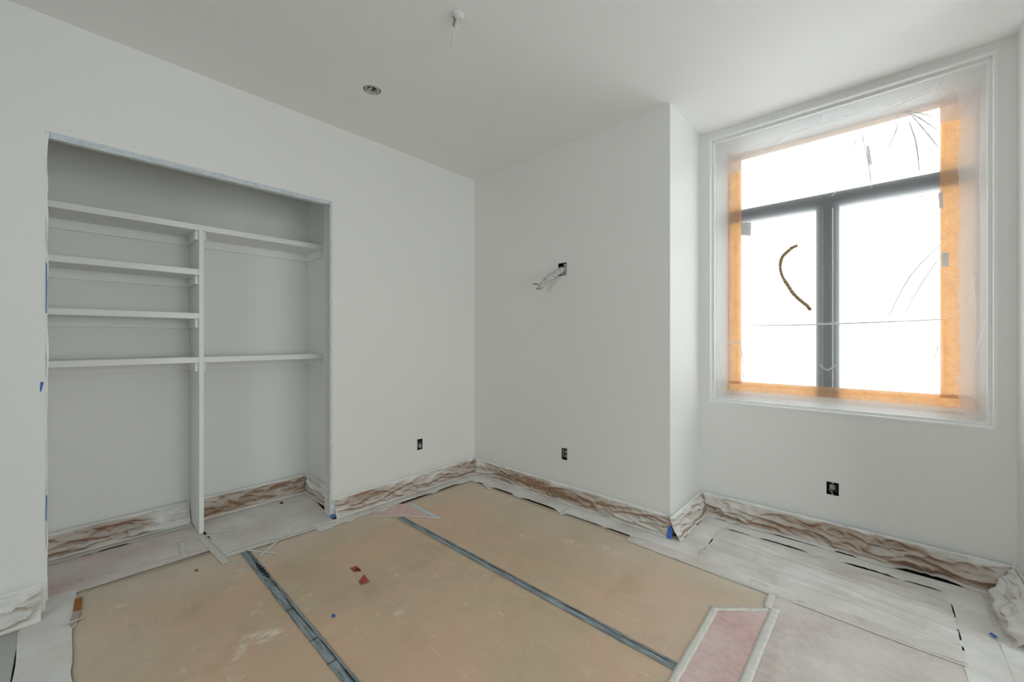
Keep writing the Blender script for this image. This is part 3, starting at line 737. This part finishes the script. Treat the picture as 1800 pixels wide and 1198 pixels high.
seam('grey duct tape over the second board seam, nearer the far wall', fp(706, 909).x, -0.63, YS2, 52, (), None)

# ------------------------------------------------------------------ scraps on the floor
def scrap(name, label, px, z, mat, cat):
    pts = [fp(*p) for p in px]; c = sum(pts, Vector()) / len(pts)
    V = [Vector((p.x, p.y, z + 0.003 * (i % 2))) for i, p in enumerate(pts)] + [Vector((c.x, c.y, z + 0.0015))] + [Vector((p.x, p.y, z - 0.0008 + 0.003 * (i % 2))) for i, p in enumerate(pts)]
    k = len(pts)
    F = [(i, (i + 1) % k, k) for i in range(k)] + [(i, k + 1 + i, k + 1 + (i + 1) % k, (i + 1) % k) for i in range(k)] + [tuple(range(k + 1, 2 * k + 1))[::-1]]
    return tag(obj(name, V, F, mat), label, cat)
r1 = scrap('paper_scrap', 'folded red paper scrap on the middle floor board, the farther of two', [(615, 999), (627, 996), (635, 1005), (622, 1006)], 0.0048, 'scrap', 'paper scrap')
poly('torn_fold', None, [fp(624, 1003), fp(629, 998.5), fp(635, 1005), fp(629, 1004.5)], 0.0092, 'dred', '', parent=r1)
scrap('paper_scrap', 'diamond-shaped red paper scrap on the middle floor board, nearest the camera', [(630, 1023), (640, 1011), (650, 1023), (636, 1029)], 0.0048, 'scrap', 'paper scrap')
scrap('tape_scrap', 'tiny bright blue tape scrap on the middle floor board', [(582, 1084), (586, 1080), (591, 1083), (586, 1087)], 0.0048, 'btape', 'tape scrap')
k1 = scrap('kraft_flap', 'torn orange-brown kraft paper flap at the lower left of the floor', [(128, 1077), (132, 1056), (145, 1051), (143, 1074)], 0.0100, 'orange', 'paper scrap')
poly('torn_tip', None, [fp(122, 1098), fp(128, 1078), fp(143, 1074), (fp(137, 1092)), fp(125, 1106)], 0.0092, 'paper', '', 0.35, parent=k1)
poly('white_edge', None, [fp(104, 1103), fp(140, 1090), fp(150, 1085), fp(146, 1089), fp(126, 1098)], 0.0112, 'mtape', '', parent=k1)
scrap('crumb_or_hole', 'small tan crumbs spot on the first floor board by the closet', [(341, 1003), (346, 1001), (349, 1004), (344, 1006)], 0.0048, 'orange', 'debris')

for (x, y, r, zz, lb) in ((517, 859, 4, .010, 'black patch for the dark hole in the back paper, right closet corner'), (574, 886, 4, .010, 'dark crumb on the closet floor against the right jamb, farther of two'), (581, 889, 3, .010, 'dark crumb touching the foot of the right closet jamb'),  # first entry paints the dark of a hole in the paper
                          (456, 886, 3, .008, 'lone round dark crumb in the middle of the right closet floor'), (495, 885, 4, .008, 'flat dark crumb between the lone round crumb and the right jamb'), (318, 912, 3, .008, 'dark crumb on the closet floor left of the divider')):
    scrap('crumb_or_hole', lb, [(x - r, y + .6), (x - r * .2, y - r * .45), (x + r, y - .5), (x + r * .3, y + r * .5)], zz, 'black', 'debris')['group'] = 'dark crumbs on the closet floor'
# ------------------------------------------------------------------ painter's tape on corners and the closet opening
def wavy_strip(name, label, A, B, n, C, mat, seed, amp=0.004, group='painter tape on the corners', parent=None, cat='tape'):
    A, B, n = Vector(A), Vector(B), Vector(n)        # A..B centre line at both edges given as pairs
    return None
def strip3(name, label, e0, e1, bul, mat, seed, amp=0.004, C=60, rows=5, cat='tape', group=None, parent=None):
    """strip between poly-edge e0 (a,b) and e1 (a,b); bul: bulge direction"""
    P = []
    for r in range(rows + 1):
        q = r / rows; row = []
        for c in range(C + 1):
            s = c / C; p = e0[0].lerp(e0[1], s).lerp(e1[0].lerp(e1[1], s), q)
            row.append(p + bul * (amp * (abs(nz(s * C * 0.12, q * 1.5, seed)) + 0.3 * abs(nz(s * C * 0.4, q * 3, seed + 2))) + 0.0008))
        P.append(row)
    o = grid(name, P, mat, lambda r, c, p, nn: 1.0, parent=parent)
    if label: tag(o, label, cat, group)
    return o
# right jamb of the closet opening
strip3('painter_tape', 'paint-covered blue tape running up the right jamb of the closet opening', (V_((XL - 0.002, JY1, 0.03)), V_((XL - 0.002, JY1, JZ - 0.01))), (V_((XL - 0.105, JY1, 0.03)), V_((XL - 0.105, JY1, JZ - 0.01))), V_((0, -1, 0)), 'mtape', 61, 0.010, 130, 6)
strip3('painter_tape', 'bluish tape edge standing off the wall along the right side of the closet opening', (V_((XL, JY1 - 0.014, 0.02)), V_((XL, JY1 - 0.014, JZ))), (V_((XL, JY1 + 0.003, 0.02)), V_((XL, JY1 + 0.003, JZ))), V_((1, 0, 0)), 'ptape', 62, 0.006, 130, 3)
# header
strip3('painter_tape', 'pale tape and film edge hanging along the head of the closet opening', (V_((XL, JY0, JZ + 0.002)), V_((XL, JY1, JZ + 0.002))), (V_((XL - 0.01, JY0, JZ - 0.030)), V_((XL - 0.01, JY1, JZ - 0.024))), V_((1, 0, 0)), 'ptape', 63, 0.012, 90, 5)
# left jamb
strip3('painter_tape', 'thin pale tape edge along the left jamb of the closet opening', (V_((XL, JY0 - 0.002, 0.05)), V_((XL, JY0 - 0.002, JZ))), (V_((XL + 0.002, JY0 + 0.004, 0.05)), V_((XL + 0.002, JY0 + 0.004, JZ))), V_((0.5, 1, 0)).normalized(), 'trim', 64, 0.012, 90, 3)
a, b = onx(82, 505, XL + 0.006), onx(84, 465, XL + 0.006)
strip3('painter_tape', 'thin blue tape sliver on the left jamb of the closet, level with the shelves', (onx(80.5, 550, XL + .012), onx(81, 462, XL + .012)), (onx(82.5, 550, XL + .012), onx(83, 462, XL + .012)), V_((1, 0, 0)), 'btape', 65, 0.001, 14, 2)
strip3('painter_tape', 'short bright blue tape tab on the wall left of the closet opening', (onx(70, 688, XL), onx(71, 671, XL)), (onx(72.5, 688, XL), onx(77, 671, XL)), V_((1, 0, 0)), 'btape', 66, 0.002, 6, 3)
strip3('painter_tape', 'blue tape on the left jamb of the closet near its foot', (onx(80, 915, XL + .01), onx(81, 870, XL + .01)), (onx(82, 915, XL + .01), onx(83, 870, XL + .01)), V_((1, 0, 0)), 'btape', 67, 0.001, 10, 2)
strip3('painter_tape', 'crumpled blue tape on the floor at the foot of the left closet jamb', (fp(48, 1062, .02), fp(66, 1052, .03)), (fp(52, 1068, .018), fp(82, 1052, .02)), V_((0, 0, 1)), 'btape', 68, 0.012, 16, 5)
strip3('painter_tape', 'bright blue tape wrapped on the foot of the far wall corner', (V_((XB + 0.000, YB - 0.064, 0.008)), V_((XB + 0.000, YB - 0.032, 0.085))), (V_((XB + 0.030, YB - 0.056, 0.008)), V_((XB + 0.026, YB - 0.022, 0.085))), V_((0.5, -1, 0)).normalized(), 'btape', 69, 0.006, 20, 4)
strip3('painter_tape', 'paint-covered blue tape higher on the far wall corner above the blue wrap', (V_((XB - 0.03, YB - 0.023, 0.09)), V_((XB - 0.02, YB - 0.020, 0.155))), (V_((XB + 0.030, YB - 0.014, 0.09)), V_((XB + 0.021, YB - 0.012, 0.155))), V_((0.5, -1, 0)).normalized(), 'ptape', 70, 0.006, 12, 4)
strip3('painter_tape', 'blue tape at the foot of the right closet jamb', (V_((XL + 0.004, JY1 - 0.02, 0.012)), V_((XL + 0.003, JY1 - 0.014, 0.11))), (V_((XL + 0.02, JY1 + 0.03, 0.012)), V_((XL + 0.02, JY1 + 0.02, 0.11))), V_((1, -0.4, 0)).normalized(), 'ptape', 71, 0.012, 16, 4)
strip3('painter_tape', 'small deep blue tape tip at the very foot of the right closet jamb', (V_((XL + 0.022, JY1 - 0.022, 0.012)), V_((XL + 0.018, JY1 - 0.018, 0.035))), (V_((XL + 0.034, JY1 + 0.008, 0.012)), V_((XL + 0.030, JY1 + 0.006, 0.035))), V_((1, -0.4, 0)).normalized(), 'btape', 72, 0.004, 8, 3)
strip3('painter_tape', 'pale blue tape line above the masking paper on the window wall', (V_((XB + 0.02, YW - 0.0165, BH - 0.012)), V_((XR - 0.02, YW - 0.0165, BH - 0.012))), (V_((XB + 0.02, YW - 0.0165, BH + 0.006)), V_((XR - 0.02, YW - 0.0165, BH + 0.006))), V_((0, -1, 0.3)).normalized(), 'ptape', 73, 0.007, 100, 3)
strip3('tape_scrap', 'small bright blue tape scrap on the floor beside the right wall', (fp(1738, 1113, .016), fp(1750, 1122, .016)), (fp(1742, 1111, .016), fp(1754, 1119, .016)), V_((0, 0, 1)), 'btape', 74, 0.003, 6, 2)

# ------------------------------------------------------------------ coverings on the window
FX0, FX1 = ony(1301, 500, YF).x, ony(1656, 500, YF).x
def lerp(a, b, t): return a + (b - a) * t
TL, TR, BR, BL = ony(1298, 278, YF), ony(1656, 180, YF), ony(1658, 694, YF), ony(1302, 679, YF)
NX, NZ = 70, 100; P = []
for r in range(NZ + 1):
    q = r / NZ; row = []
    for c in range(NX + 1):
        s = c / NX; p = TL.lerp(TR, s).lerp(BL.lerp(BR, s), q)
        rad = math.atan2(q + 0.05, 1.05 - s)
        wv = 0.006 * abs(nz(rad * 9, 0.3, 4.4)) * math.exp(-((1 - s) ** 2 + q ** 2) * 5) + 0.004 * abs(nz(s * 3 + q * 4, q * 3 - s * 2, 7))
        row.append(Vector((p.x, YF - 0.004 - wv - 0.002 * (0.5 + nz(s * 11, q * 12, 2)), p.z)))
    P.append(row)
film = grid('window_film', P, 'film')
tag(film, 'white translucent protective film covering the window panes', 'window film')
def patch(px, mat, dy=0.012):
    V = [ony(x, y, YF - dy) for x, y in px]; V += [v - Vector((0, 0.001, 0)) for v in V]
    k = len(px); obj('tape_patch', V, [tuple(range(k)), tuple(range(k, 2 * k))[::-1]] + [(i, (i + 1) % k, k + (i + 1) % k, k + i) for i in range(k)], mat, film)
patch([(1522, 256), (1528, 256), (1533, 289), (1527, 290)], 'gtape', 0.018)
patch([(1302, 391), (1321, 391), (1320, 415), (1302, 413)], 'gtape')
patch([(1649, 339), (1657, 336), (1658, 366), (1651, 366)], 'gtape')
patch([(1655, 444), (1668, 444), (1668, 468), (1655, 468)], 'gtape')
# kraft strips around the film
def kraft(label, x0, x1, z0, z1, seed, dy):
    n, m = max(4, int((x1 - x0) / 0.02)), max(4, int((z1 - z0) / 0.02))
    P = [[Vector((lerp(x0, x1, c / n), YF - dy + 0.006 * nz(c * 0.3, r * 0.3, seed), lerp(z0, z1, r / m))) for c in range(n + 1)] for r in range(m + 1)]
    tag(grid('kraft_paper', P, 'kraftwin'), label, 'kraft paper', 'kraft paper around the window panes')
kraft('backlit orange kraft paper strip on the left edge of the window', WX0 + 0.003, FX0 + 0.01, WZ0 + 0.10, WZ1 - 0.02, 1, -0.004)
kraft('backlit orange kraft paper strip on the right edge of the window', FX1 - 0.01, WX1 - 0.003, WZ0 + 0.10, WZ1 - 0.02, 2, -0.004)
kraft('backlit orange kraft paper strip along the bottom of the window', WX0 + 0.003, WX1 - 0.003, WZ0 + 0.004, WZ0 + 0.125, 3, -0.002)
kraft('narrow orange kraft paper strip along the top of the window', WX0 + 0.003, WX1 - 0.003, WZ1 - 0.05, WZ1 - 0.003, 4, -0.002)

# plastic sheet taped inside the reveal
NX, NZ = 130, 170; P = []
yo, yi = YW + 0.052, YF - 0.030
def sheet_y(x, z):
    s, q = (x - WX0 - 0.012) / (WX1 - WX0 - 0.024), (WZ1 - 0.012 - z) / (WZ1 - WZ0 - 0.024)
    dl, dr, dt, db = x - WX0, WX1 - x, WZ1 - z, z - WZ0
    wl = 0.085 + 0.02 * nz(q * 3, 1.1); wr_ = 0.17 + 0.05 * nz(q * 3, 2.2); wt = 0.13 + 0.05 * nz(s * 3, 3.3); wb = 0.10 + 0.03 * nz(s * 3, 4.4)
    k = sstep(0, wl, dl) * sstep(0, wr_, dr) * sstep(0, wt, dt) * sstep(0, wb, db)
    fold = 0.098 * (1 - k) * k * (0.4 + abs(nz(s * 5 + q * 3, q * 7 - s * 3, 9)))
    rad = math.atan2(max(q + 0.02, 0.001), 1.02 - s)
    fold += 0.018 * abs(nz(rad * 8, 1.3)) * math.exp(-((1 - s) ** 2 + q ** 2) * 4)
    fold += 0.006 * abs(nz(s * 6 + q * 5, q * 5 - s * 6, 5)) + 0.003 * abs(nz(s * 18, q * 25, 6))
    return lerp(yo, yi, k) - min(fold, 0.06) * sstep(0, 0.03, min(dl, dr, dt, db))
for r in range(NZ + 1):
    row = []
    for c in range(NX + 1):
        x, z = lerp(WX0 + 0.012, WX1 - 0.012, c / NX), lerp(WZ1 - 0.012, WZ0 + 0.012, r / NZ)
        row.append(Vector((x, sheet_y(x, z), z)))
    P.append(row)
pl = grid('plastic_sheet', P, 'plastic')
tag(pl, 'clear milky plastic sheet taped into the window reveal', 'plastic sheet')
# gathered double layer of the same sheet along the edges of the reveal
def gathered(x0, x1, z0, z1, seed, inner):
    n, m = max(6, int((x1 - x0) / 0.012)), max(6, int((z1 - z0) / 0.012)); P = []
    for r in range(m + 1):
        row = []
        for c in range(n + 1):
            s, q = c / n, r / m
            x, z = lerp(x0, x1, s), lerp(z0, z1, q)
            t = {'l': 1 - s, 'r': s, 't': q, 'b': 1 - q}[inner]     # 1 at the reveal, 0 at the free edge
            along = z if inner in 'lr' else x
            w = 1 + 0.28 * nz(along * 3.5, seed) + 0.12 * nz(along * 11, seed + 2)
            if inner == 'l': x = x0 + (x1 - x0) * (1 - t) * w
            if inner == 'r': x = x1 - (x1 - x0) * (1 - t) * w
            if inner == 't': z = z1 - (z1 - z0) * (1 - t) * w
            if inner == 'b': z = z0 + (z1 - z0) * (1 - t) * w
            y = lerp(YF - 0.055, YW + 0.060, t ** 1.6) - 0.022 * t * (1 - t) * 4 * (0.5 + nz(along * 5, t * 2.5, seed + 4)) - 0.008 * abs(nz(along * 16 + t * 4, t * 5, seed + 6))
            row.append(Vector((x, y, z)))
        P.append(row)
    grid('gathered_edge', P, 'milky', parent=pl)
gathered(WX1 - 0.095, WX1 - 0.014, WZ0 + 0.02, WZ1 - 0.02, 1, 'r')
gathered(WX0 + 0.02, WX1 - 0.02, WZ1 - 0.17, WZ1 - 0.014, 2, 't')
gathered(WX0 + 0.014, WX0 + 0.028, WZ0 + 0.02, WZ1 - 0.02, 3, 'l')
gathered(WX0 + 0.02, WX1 - 0.02, WZ0 + 0.014, WZ0 + 0.05, 4, 'b')
def spline(p, k=5):
    o = []
    for i in range(len(p) - 1):
        a, b, c, d = p[max(i - 1, 0)], p[i], p[i + 1], p[min(i + 2, len(p) - 1)]
        for j in range(k):
            t = j / k
            o.append(0.5 * ((2 * b) + (c - a) * t + (2 * a - 5 * b + 4 * c - d) * t * t + (3 * b - a - 3 * c + d) * t ** 3))
    return o + [p[-1]]
# clear tape seam across it and a fringe of tape
def on_sheet(px, py, dy=0.045): return ony(px, py, YF - dy)
A0, A1 = on_sheet(1301, 570), on_sheet(1657, 560)
strip3('tape_seam', None, (A0, A1), (A0 - V_((0, 0, 0.014)), A1 - V_((0, 0, 0.012))), V_((0, -1, 0)), 'plastic', 81, 0.004, 50, 3, parent=pl)

# strips drawn on the sheet in place of wrinkle shading and fold highlights
def crease_strip(px, w, dy, mat='wrinkle_shade'):
    pts = spline([on_sheet(x, y, dy) for x, y in px], 6); n = len(pts) - 1
    V = []; F = []
    for i, p in enumerate(pts):
        d = (pts[min(i + 1, n)] - pts[max(i - 1, 0)]).normalized(); q = Vector((d.z, 0, -d.x)); t = i / n
        ww = 1.25 * w * (0.35 + 0.65 * math.sin(math.pi * min(1, max(0, 0.08 + 0.84 * t)))) * (0.8 + 0.5 * nz(i * 0.7, px[0][0]))
        V += [p - q * ww, p + V_((0, -0.004, 0)), p + q * ww]
        if i: k = 3 * i; F += [(k - 3, k, k + 1, k - 2), (k - 2, k + 1, k + 2, k - 1)]
    obj('crease_strip', V, F, mat, pl, True)
def skin(px, py):                         # point just in front of the sheet along a measured sight line
    y = YF - 0.05
    for _ in range(14):
        p = ony(px, py, y); x = min(max(p.x, WX0 + 0.02), WX1 - 0.02); z = min(max(p.z, WZ0 + 0.02), WZ1 - 0.02)
        t = max(0.0, 1 - (WX1 - x) / 0.11, 1 - (WZ1 - z) / 0.17, 1 - (x - WX0) / 0.03, 1 - (z - WZ0) / 0.06)
        y += 0.5 * (min(sheet_y(x, z), lerp(YF - 0.055, YW + 0.06, min(1, t) ** 1.6)) - 0.024 - y)
    return ony(px, py, y)
def crease2(px, w, mat='wrinkle_shade'):
    global on_sheet
    old = on_sheet; on_sheet = lambda x, y, d: skin(x, y)
    crease_strip(px, w, 0, mat); on_sheet = old
for px, w in (([(1660, 560), (1690, 540), (1722, 470)], .003), ([(1690, 555), (1700, 620), (1706, 645)], .006), ([(1706, 646), (1718, 610), (1732, 560)], .006), ([(1728, 200), (1722, 330), (1732, 480)], .003),
              ([(1700, 420), (1712, 520), (1716, 560)], .0035), ([(1735, 110), (1700, 140), (1655, 158)], .0035), ([(1640, 150), (1560, 185), (1480, 205)], .005), ([(1635, 160), (1540, 200), (1420, 232)], .0045),
              ([(1480, 208), (1400, 232), (1360, 250)], .004), ([(1300, 268), (1340, 252), (1372, 248)], .003), ([(1648, 144), (1646, 150), (1645, 160)], .012), ([(1695, 690), (1720, 705), (1735, 715)], .003),
              ([(1600, 712), (1660, 720), (1700, 712)], .003), ([(1264, 300), (1262, 420), (1258, 560)], .0022), ([(1262, 600), (1266, 650), (1270, 690)], .0025), ([(1300, 690), (1360, 702), (1420, 706)], .0025)):
    crease2(px, w, 'fold_highlight')
for px, w in (([(1302, 572), (1400, 571), (1520, 567), (1657, 561)], .0055), ([(1640, 205), (1600, 196), (1570, 205)], .0035), ([(1650, 230), (1612, 205), (1590, 198)], .0035), ([(1652, 262), (1622, 225), (1600, 200)], .004),
              ([(1616, 300), (1610, 250), (1598, 215)], .0045), ([(1560, 262), (1575, 230), (1580, 205)], .0035), ([(1532, 330), (1527, 290), (1515, 235)], .003), ([(1480, 300), (1500, 258), (1508, 232)], .0025),
              ([(1395, 350), (1430, 290), (1470, 240)], .002), ([(1355, 320), (1390, 265), (1420, 252)], .0018), ([(1560, 560), (1600, 485), (1655, 428)], .0035), ([(1590, 552), (1625, 490), (1655, 448)], .003),
              ([(1345, 560), (1362, 540), (1372, 535)], .002), ([(1380, 562), (1400, 530), (1405, 526)], .0018), ([(1358, 525), (1362, 542), (1370, 555)], .002), ([(1655, 380), (1630, 350), (1600, 340)], .002),
              ([(1303, 612), (1312, 602), (1330, 590)], .002), ([(1330, 620), (1355, 630), (1375, 632)], .0018), ([(1480, 640), (1540, 655), (1600, 652)], .0016), ([(1640, 640), (1648, 612), (1655, 600)], .0022),
              ([(1257, 598), (1285, 602), (1302, 600)], .006), ([(1300, 602), (1306, 640), (1303, 690)], .004), ([(1440, 640), (1455, 650), (1475, 636)], .004), ([(1462, 345), (1470, 336), (1472, 330)], .003)):
    crease2(px, w)
# fuzzy strand
tw = [(410, 210), (350, 235), (285, 290), (240, 335), (215, 400), (210, 470), (225, 540), (250, 600), (290, 660), (340, 740), (400, 810), (470, 870), (520, 910), (565, 965)]
pts = [ony(1340 + x / 6.66, 400 + y / 6.66, YF - 0.095) for x, y in tw]
random.seed(5)
sp = spline(pts, 6); tm = MB(); rr = []
for i in range(len(sp)):
    b = 0.0125 + 0.0028 * math.sin(i * 2.1)
    t = i / len(sp)
    rr.append(b * (0.8 if 0.35 < t < 0.55 else 1.0))
tm.tube(sp, rr, 8)
st = tm.build('rope_strand', 'twine', None, True); tag(st, 'short curved strand of fuzzy brown rope stuck on the window covering', 'rope strand')
hb = MB()
for i in range(170):
    k = random.randrange(len(sp) - 1); p = sp[k].lerp(sp[k + 1], random.random()); d = Vector((random.uniform(-1, 1), random.uniform(-.6, .2), random.uniform(-1, 1))).normalized()
    hb.tube([p, p + d * random.uniform(0.013, 0.024)], [0.0022, 0.0008], 4)
hb.build('fibres', 'twine', st)['kind'] = 'stuff'

# ------------------------------------------------------------------ electrical boxes, wires
def outlet(name, label, axis, c, h, seed, kind):
    """h = hole [u0,u1,z0,z1] in the wall face at c; the room is on the + side of x / - side of y"""
    u0, u1, z0, z1 = h; um, zm = (u0 + u1) / 2, (z0 + z1) / 2
    s = 1 if axis == 'x' else -1
    def W(u, z, d): return Vector((c + s * d, u, z)) if axis == 'x' else Vector((u, c + s * d, z))
    e = empty(name, W(um, z0, 0)); tag(e, label, 'electrical box')
    def bx(nm, a0, a1, b0, b1, d0, d1, mat, bev=0.0):
        return MB().box(W(a0, b0, d0), W(a1, b1, d1), bev).build(nm, mat, e)
    g = 0.001
    b = MB(); t = 0.003
    for q in ((u0 + g, u0 + t, z0 + g, z1 - g), (u1 - t, u1 - g, z0 + g, z1 - g), (u0 + t, u1 - t, z0 + g, z0 + t), (u0 + t, u1 - t, z1 - t, z1 - g)):
        b.box(W(q[0], q[2], -0.055), W(q[1], q[3], -0.001))
    b.box(W(u0 + g, z0 + g, -0.058), W(u1 - g, z1 - g, -0.055))
    b.build('box', 'boxdark', e)
    w, hh = u1 - u0, z1 - z0
    if kind == 'duplex':
        bx('receptacle', um - w * .02, um + w * .36, zm + hh * .05, zm + hh * .33, -0.03, -0.006, 'recept', 0.004)
        bx('receptacle', um - w * .02, um + w * .36, zm - hh * .33, zm - hh * .05, -0.03, -0.006, 'recept', 0.004)
        bx('mounting_strap', u0 + w * .05, u0 + w * .25, z0 + hh * .15, z1 - hh * .12, -0.025, -0.012, 'recept', 0.002)
        bx('bracket', um - w * .1, um + w * .45, z0 + hh * .45, z0 + hh * .52, -0.03, -0.008, 'boxdark')
    elif kind == 'low':
        bx('receptacle', um - w * .26, um + w * .16, zm - hh * .12, zm + hh * .30, -0.03, -0.004, 'recept', 0.004)
        bx('clip', um - w * .18, um - w * .02, z0 + hh * .12, z0 + hh * .28, -0.03, -0.010, 'recept', 0.002)
        bx('tab', um - w * .06, um + w * .06, z1 - hh * .10, z1 - hh * .012, -0.008, -0.002, 'wire')
        bx('tab', um - w * .06, um + w * .06, z0 + hh * .012, z0 + hh * .10, -0.008, -0.002, 'wire')
        MB().tube([W(um - w * .3, z0 + hh * .18, -0.02), W(um - w * .26, zm - hh * .12, -0.010), W(um - w * .12, zm - hh * .04, -0.012)], 0.0022, 6).build('wire', 'wire', e, True)
        MB().tube([W(um + w * .3, z0 + hh * .2, -0.02), W(um + w * .24, zm, -0.015), W(um + w * .2, zm + hh * .3, -0.02)], 0.0015, 6).build('wire', 'recept', e, True)
    else:
        bx('receptacle', um - w * .05, um + w * .42, zm - hh * .40, zm - hh * .02, -0.03, -0.005, 'recept', 0.004)
        bx('mounting_strap', u0 + w * .06, u0 + w * .3, zm - hh * .3, zm + hh * .32, -0.03, -0.010, 'recept', 0.002)
        MB().tube([W(um + w * .3, zm + hh * .3, -0.03), W(um + w * .2, zm + hh * .1, -0.006), W(um - w * .1, zm - hh * .1, -0.010)], 0.003, 6).build('wire', 'wire', e, True)
    return e
outlet('outlet_box', 'open dark electrical outlet box low on the closet wall', 'x', XL, out_l, 1, 'mixed')
outlet('outlet_box', 'open dark electrical outlet box low on the far wall', 'y', YB, out_b, 2, 'duplex')
outlet('outlet_box', 'open dark electrical outlet box on the wall below the window', 'y', YW, out_w, 3, 'low')

# wall light wiring
u0, u1, z0, z1 = scn; um, zm = (u0 + u1) / 2, (z0 + z1) / 2
e = empty('wall_light_wiring', (um, YB, z0)); tag(e, 'white plastic-wrapped cable sticking out of a wall light box on the far wall', 'wiring')
b = MB(); t = 0.003; g = 0.001
for q in ((u0 + g, u0 + t, z0 + g, z1 - g), (u1 - t, u1 - g, z0 + g, z1 - g), (u0 + t, u1 - t, z0 + g, z0 + t), (u0 + t, u1 - t, z1 - t, z1 - g)):
    b.box((q[0], YB + 0.001, q[2]), (q[1], YB + 0.05, q[3]))
b.box((u0 + g, YB + 0.05, z0 + g), (u1 - g, YB + 0.053, z1 - g)); b.build('box', 'boxdark', e)
fl = MB(); fl.box((u0 + .022, YB + .006, z0 + .006), (u1 - .004, YB + .012, z1 - .03), 0.002); fl.box((u1 - .03, YB - .002, z1 - .026), (u1 - .006, YB + .01, z1 - .012), 0.002)
fl.build('mounting_plate', 'cable', e)
cp = [V_((um - 0.012, YB + 0.04, zm)), ony(984, 476, YB - 0.03), ony(974, 483, YB - 0.08), ony(965, 489, YB - 0.13), ony(957, 496, YB - 0.17), ony(950, 504, YB - 0.20), ony(948, 507, YB - 0.215)]
cs_ = spline(cp, 8)
rad = [(0.026 + 0.004 * math.sin(i * 2.6)) * (1.0 if i < 30 else 0.9) * (1 - 0.35 * sstep(36, 48, i)) for i in range(len(cs_))]
MB().tube(cs_, rad, 12).build('cable_wrap', 'cable', e, True)
tip = cs_[-1]
MB().tube([tip, tip + V_((-0.03, -0.02, -0.004)), tip + V_((-0.065, -0.03, 0.002))], [0.012, 0.010, 0.006], 8).build('plastic_tip', 'plastic', e, True)
MB().tube([cs_[38], cs_[38] + V_((-0.03, -0.03, 0.018)), cs_[38] + V_((-0.055, -0.035, 0.018))], 0.0045, 6).build('wire_end', 'dwire', e, True)
MB().tube([cs_[44], cs_[46] + V_((-0.02, -0.02, -0.006))], 0.0045, 6).build('wire_end', 'dwire', e, True)
MB().tube([V_((um + .012, YB + .03, z1 - .02)), V_((um + .004, YB - .006, zm + .01)), V_((um + .012, YB - .004, zm - .02)), V_((um + .02, YB + .02, zm - .035))], 0.005, 6).build('wire', 'dwire', e, True)

# ceiling light wiring
cl = onz(805, 27, ZC)
e = empty('ceiling_light_wiring', cl); tag(e, 'white bagged wires hanging from a round box in the ceiling', 'wiring')
MB().lathe(cl, [(0.0335, 0), (0.0335, -0.005), (0.031, -0.009), (0.025, -0.016), (0.016, -0.022), (0.004, -0.024)], 28, True, True).build('canopy', 'wire', e, True)
k = cl + V_((0, 0, -0.015))
wt = onz(794, 76, ZC - 0.14)
wt = k + (ray(794, 76).normalized() * (k - V_((0, 0, H))).length + V_((0, 0, H)) - k)
q = []
for i in range(30):
    s = i / 29; p = k.lerp(wt, s) + V_((0.006 * math.sin(s * 16), 0.006 * math.cos(s * 16), 0)) * (0.4 + 0.4 * s); q.append(p)
MB().tube(q, [0.0062 - 0.002 * (i / 29) for i in range(30)], 8).build('wire', 'wire', e, True)
q2 = [p + V_((0.006 * math.cos(i * .9), 0.004, 0.0)) for i, p in enumerate(q)]
MB().tube(q2, 0.0035, 6).build('wire', 'wire', e, True)
dk = k + (wt - k) * 0.05 + fw * -0.01 - rt * 0.012
MB().tube([dk, dk + V_((-0.004, -0.004, -0.022)), dk + V_((-0.006, -0.006, -0.042))], 0.0028, 6).build('wire', 'dwire', e, True)
MB().tube([k + V_((0.004, -0.022, 0.012)), k + V_((0.0, -0.03, -0.012)), k + V_((-0.008, -0.020, -0.004)), k + V_((-0.016, -0.014, 0.012))], 0.0022, 6).build('wire', 'recept', e, True)

# recessed can light
e = empty('recessed_light', can); tag(e, 'small round recessed light opening in the ceiling without its trim', 'light fitting')
MB().lathe((can.x, can.y, ZC), [(0.0480, 0.09), (0.0480, 0.002), (0.046, 0.000), (0.036, 0.003), (0.033, 0.012), (0.030, 0.02)], 36).build('collar', 'cable', e, True)
MB().lathe((can.x, can.y, ZC), [(0.0558, 0.010), (0.0482, 0.010)], 36).build('gap_shade_ring', 'boxdark', e)  # black ring stands in for the shade in the gap round the collar
MB().lathe((can.x, can.y, ZC), [(0.031, 0.016), (0.030, 0.035), (0.002, 0.037)], 28, False, True).build('housing', 'recept', e, True)
c0 = V_((can.x, can.y, ZC))
MB().tube([c0 + V_((0.012, 0.0, 0.03)), c0 + V_((0.004, -0.012, 0.004)), c0 + V_((-0.012, -0.014, 0.006)), c0 + V_((-0.016, 0.002, 0.05))], 0.007, 8).build('wire', 'cable', e, True)
MB().tube([c0 + V_((-0.02, 0.012, 0.05)), c0 + V_((-0.012, 0.016, 0.006)), c0 + V_((0.006, 0.010, 0.05))], 0.005, 8).build('wire', 'recept', e, True)
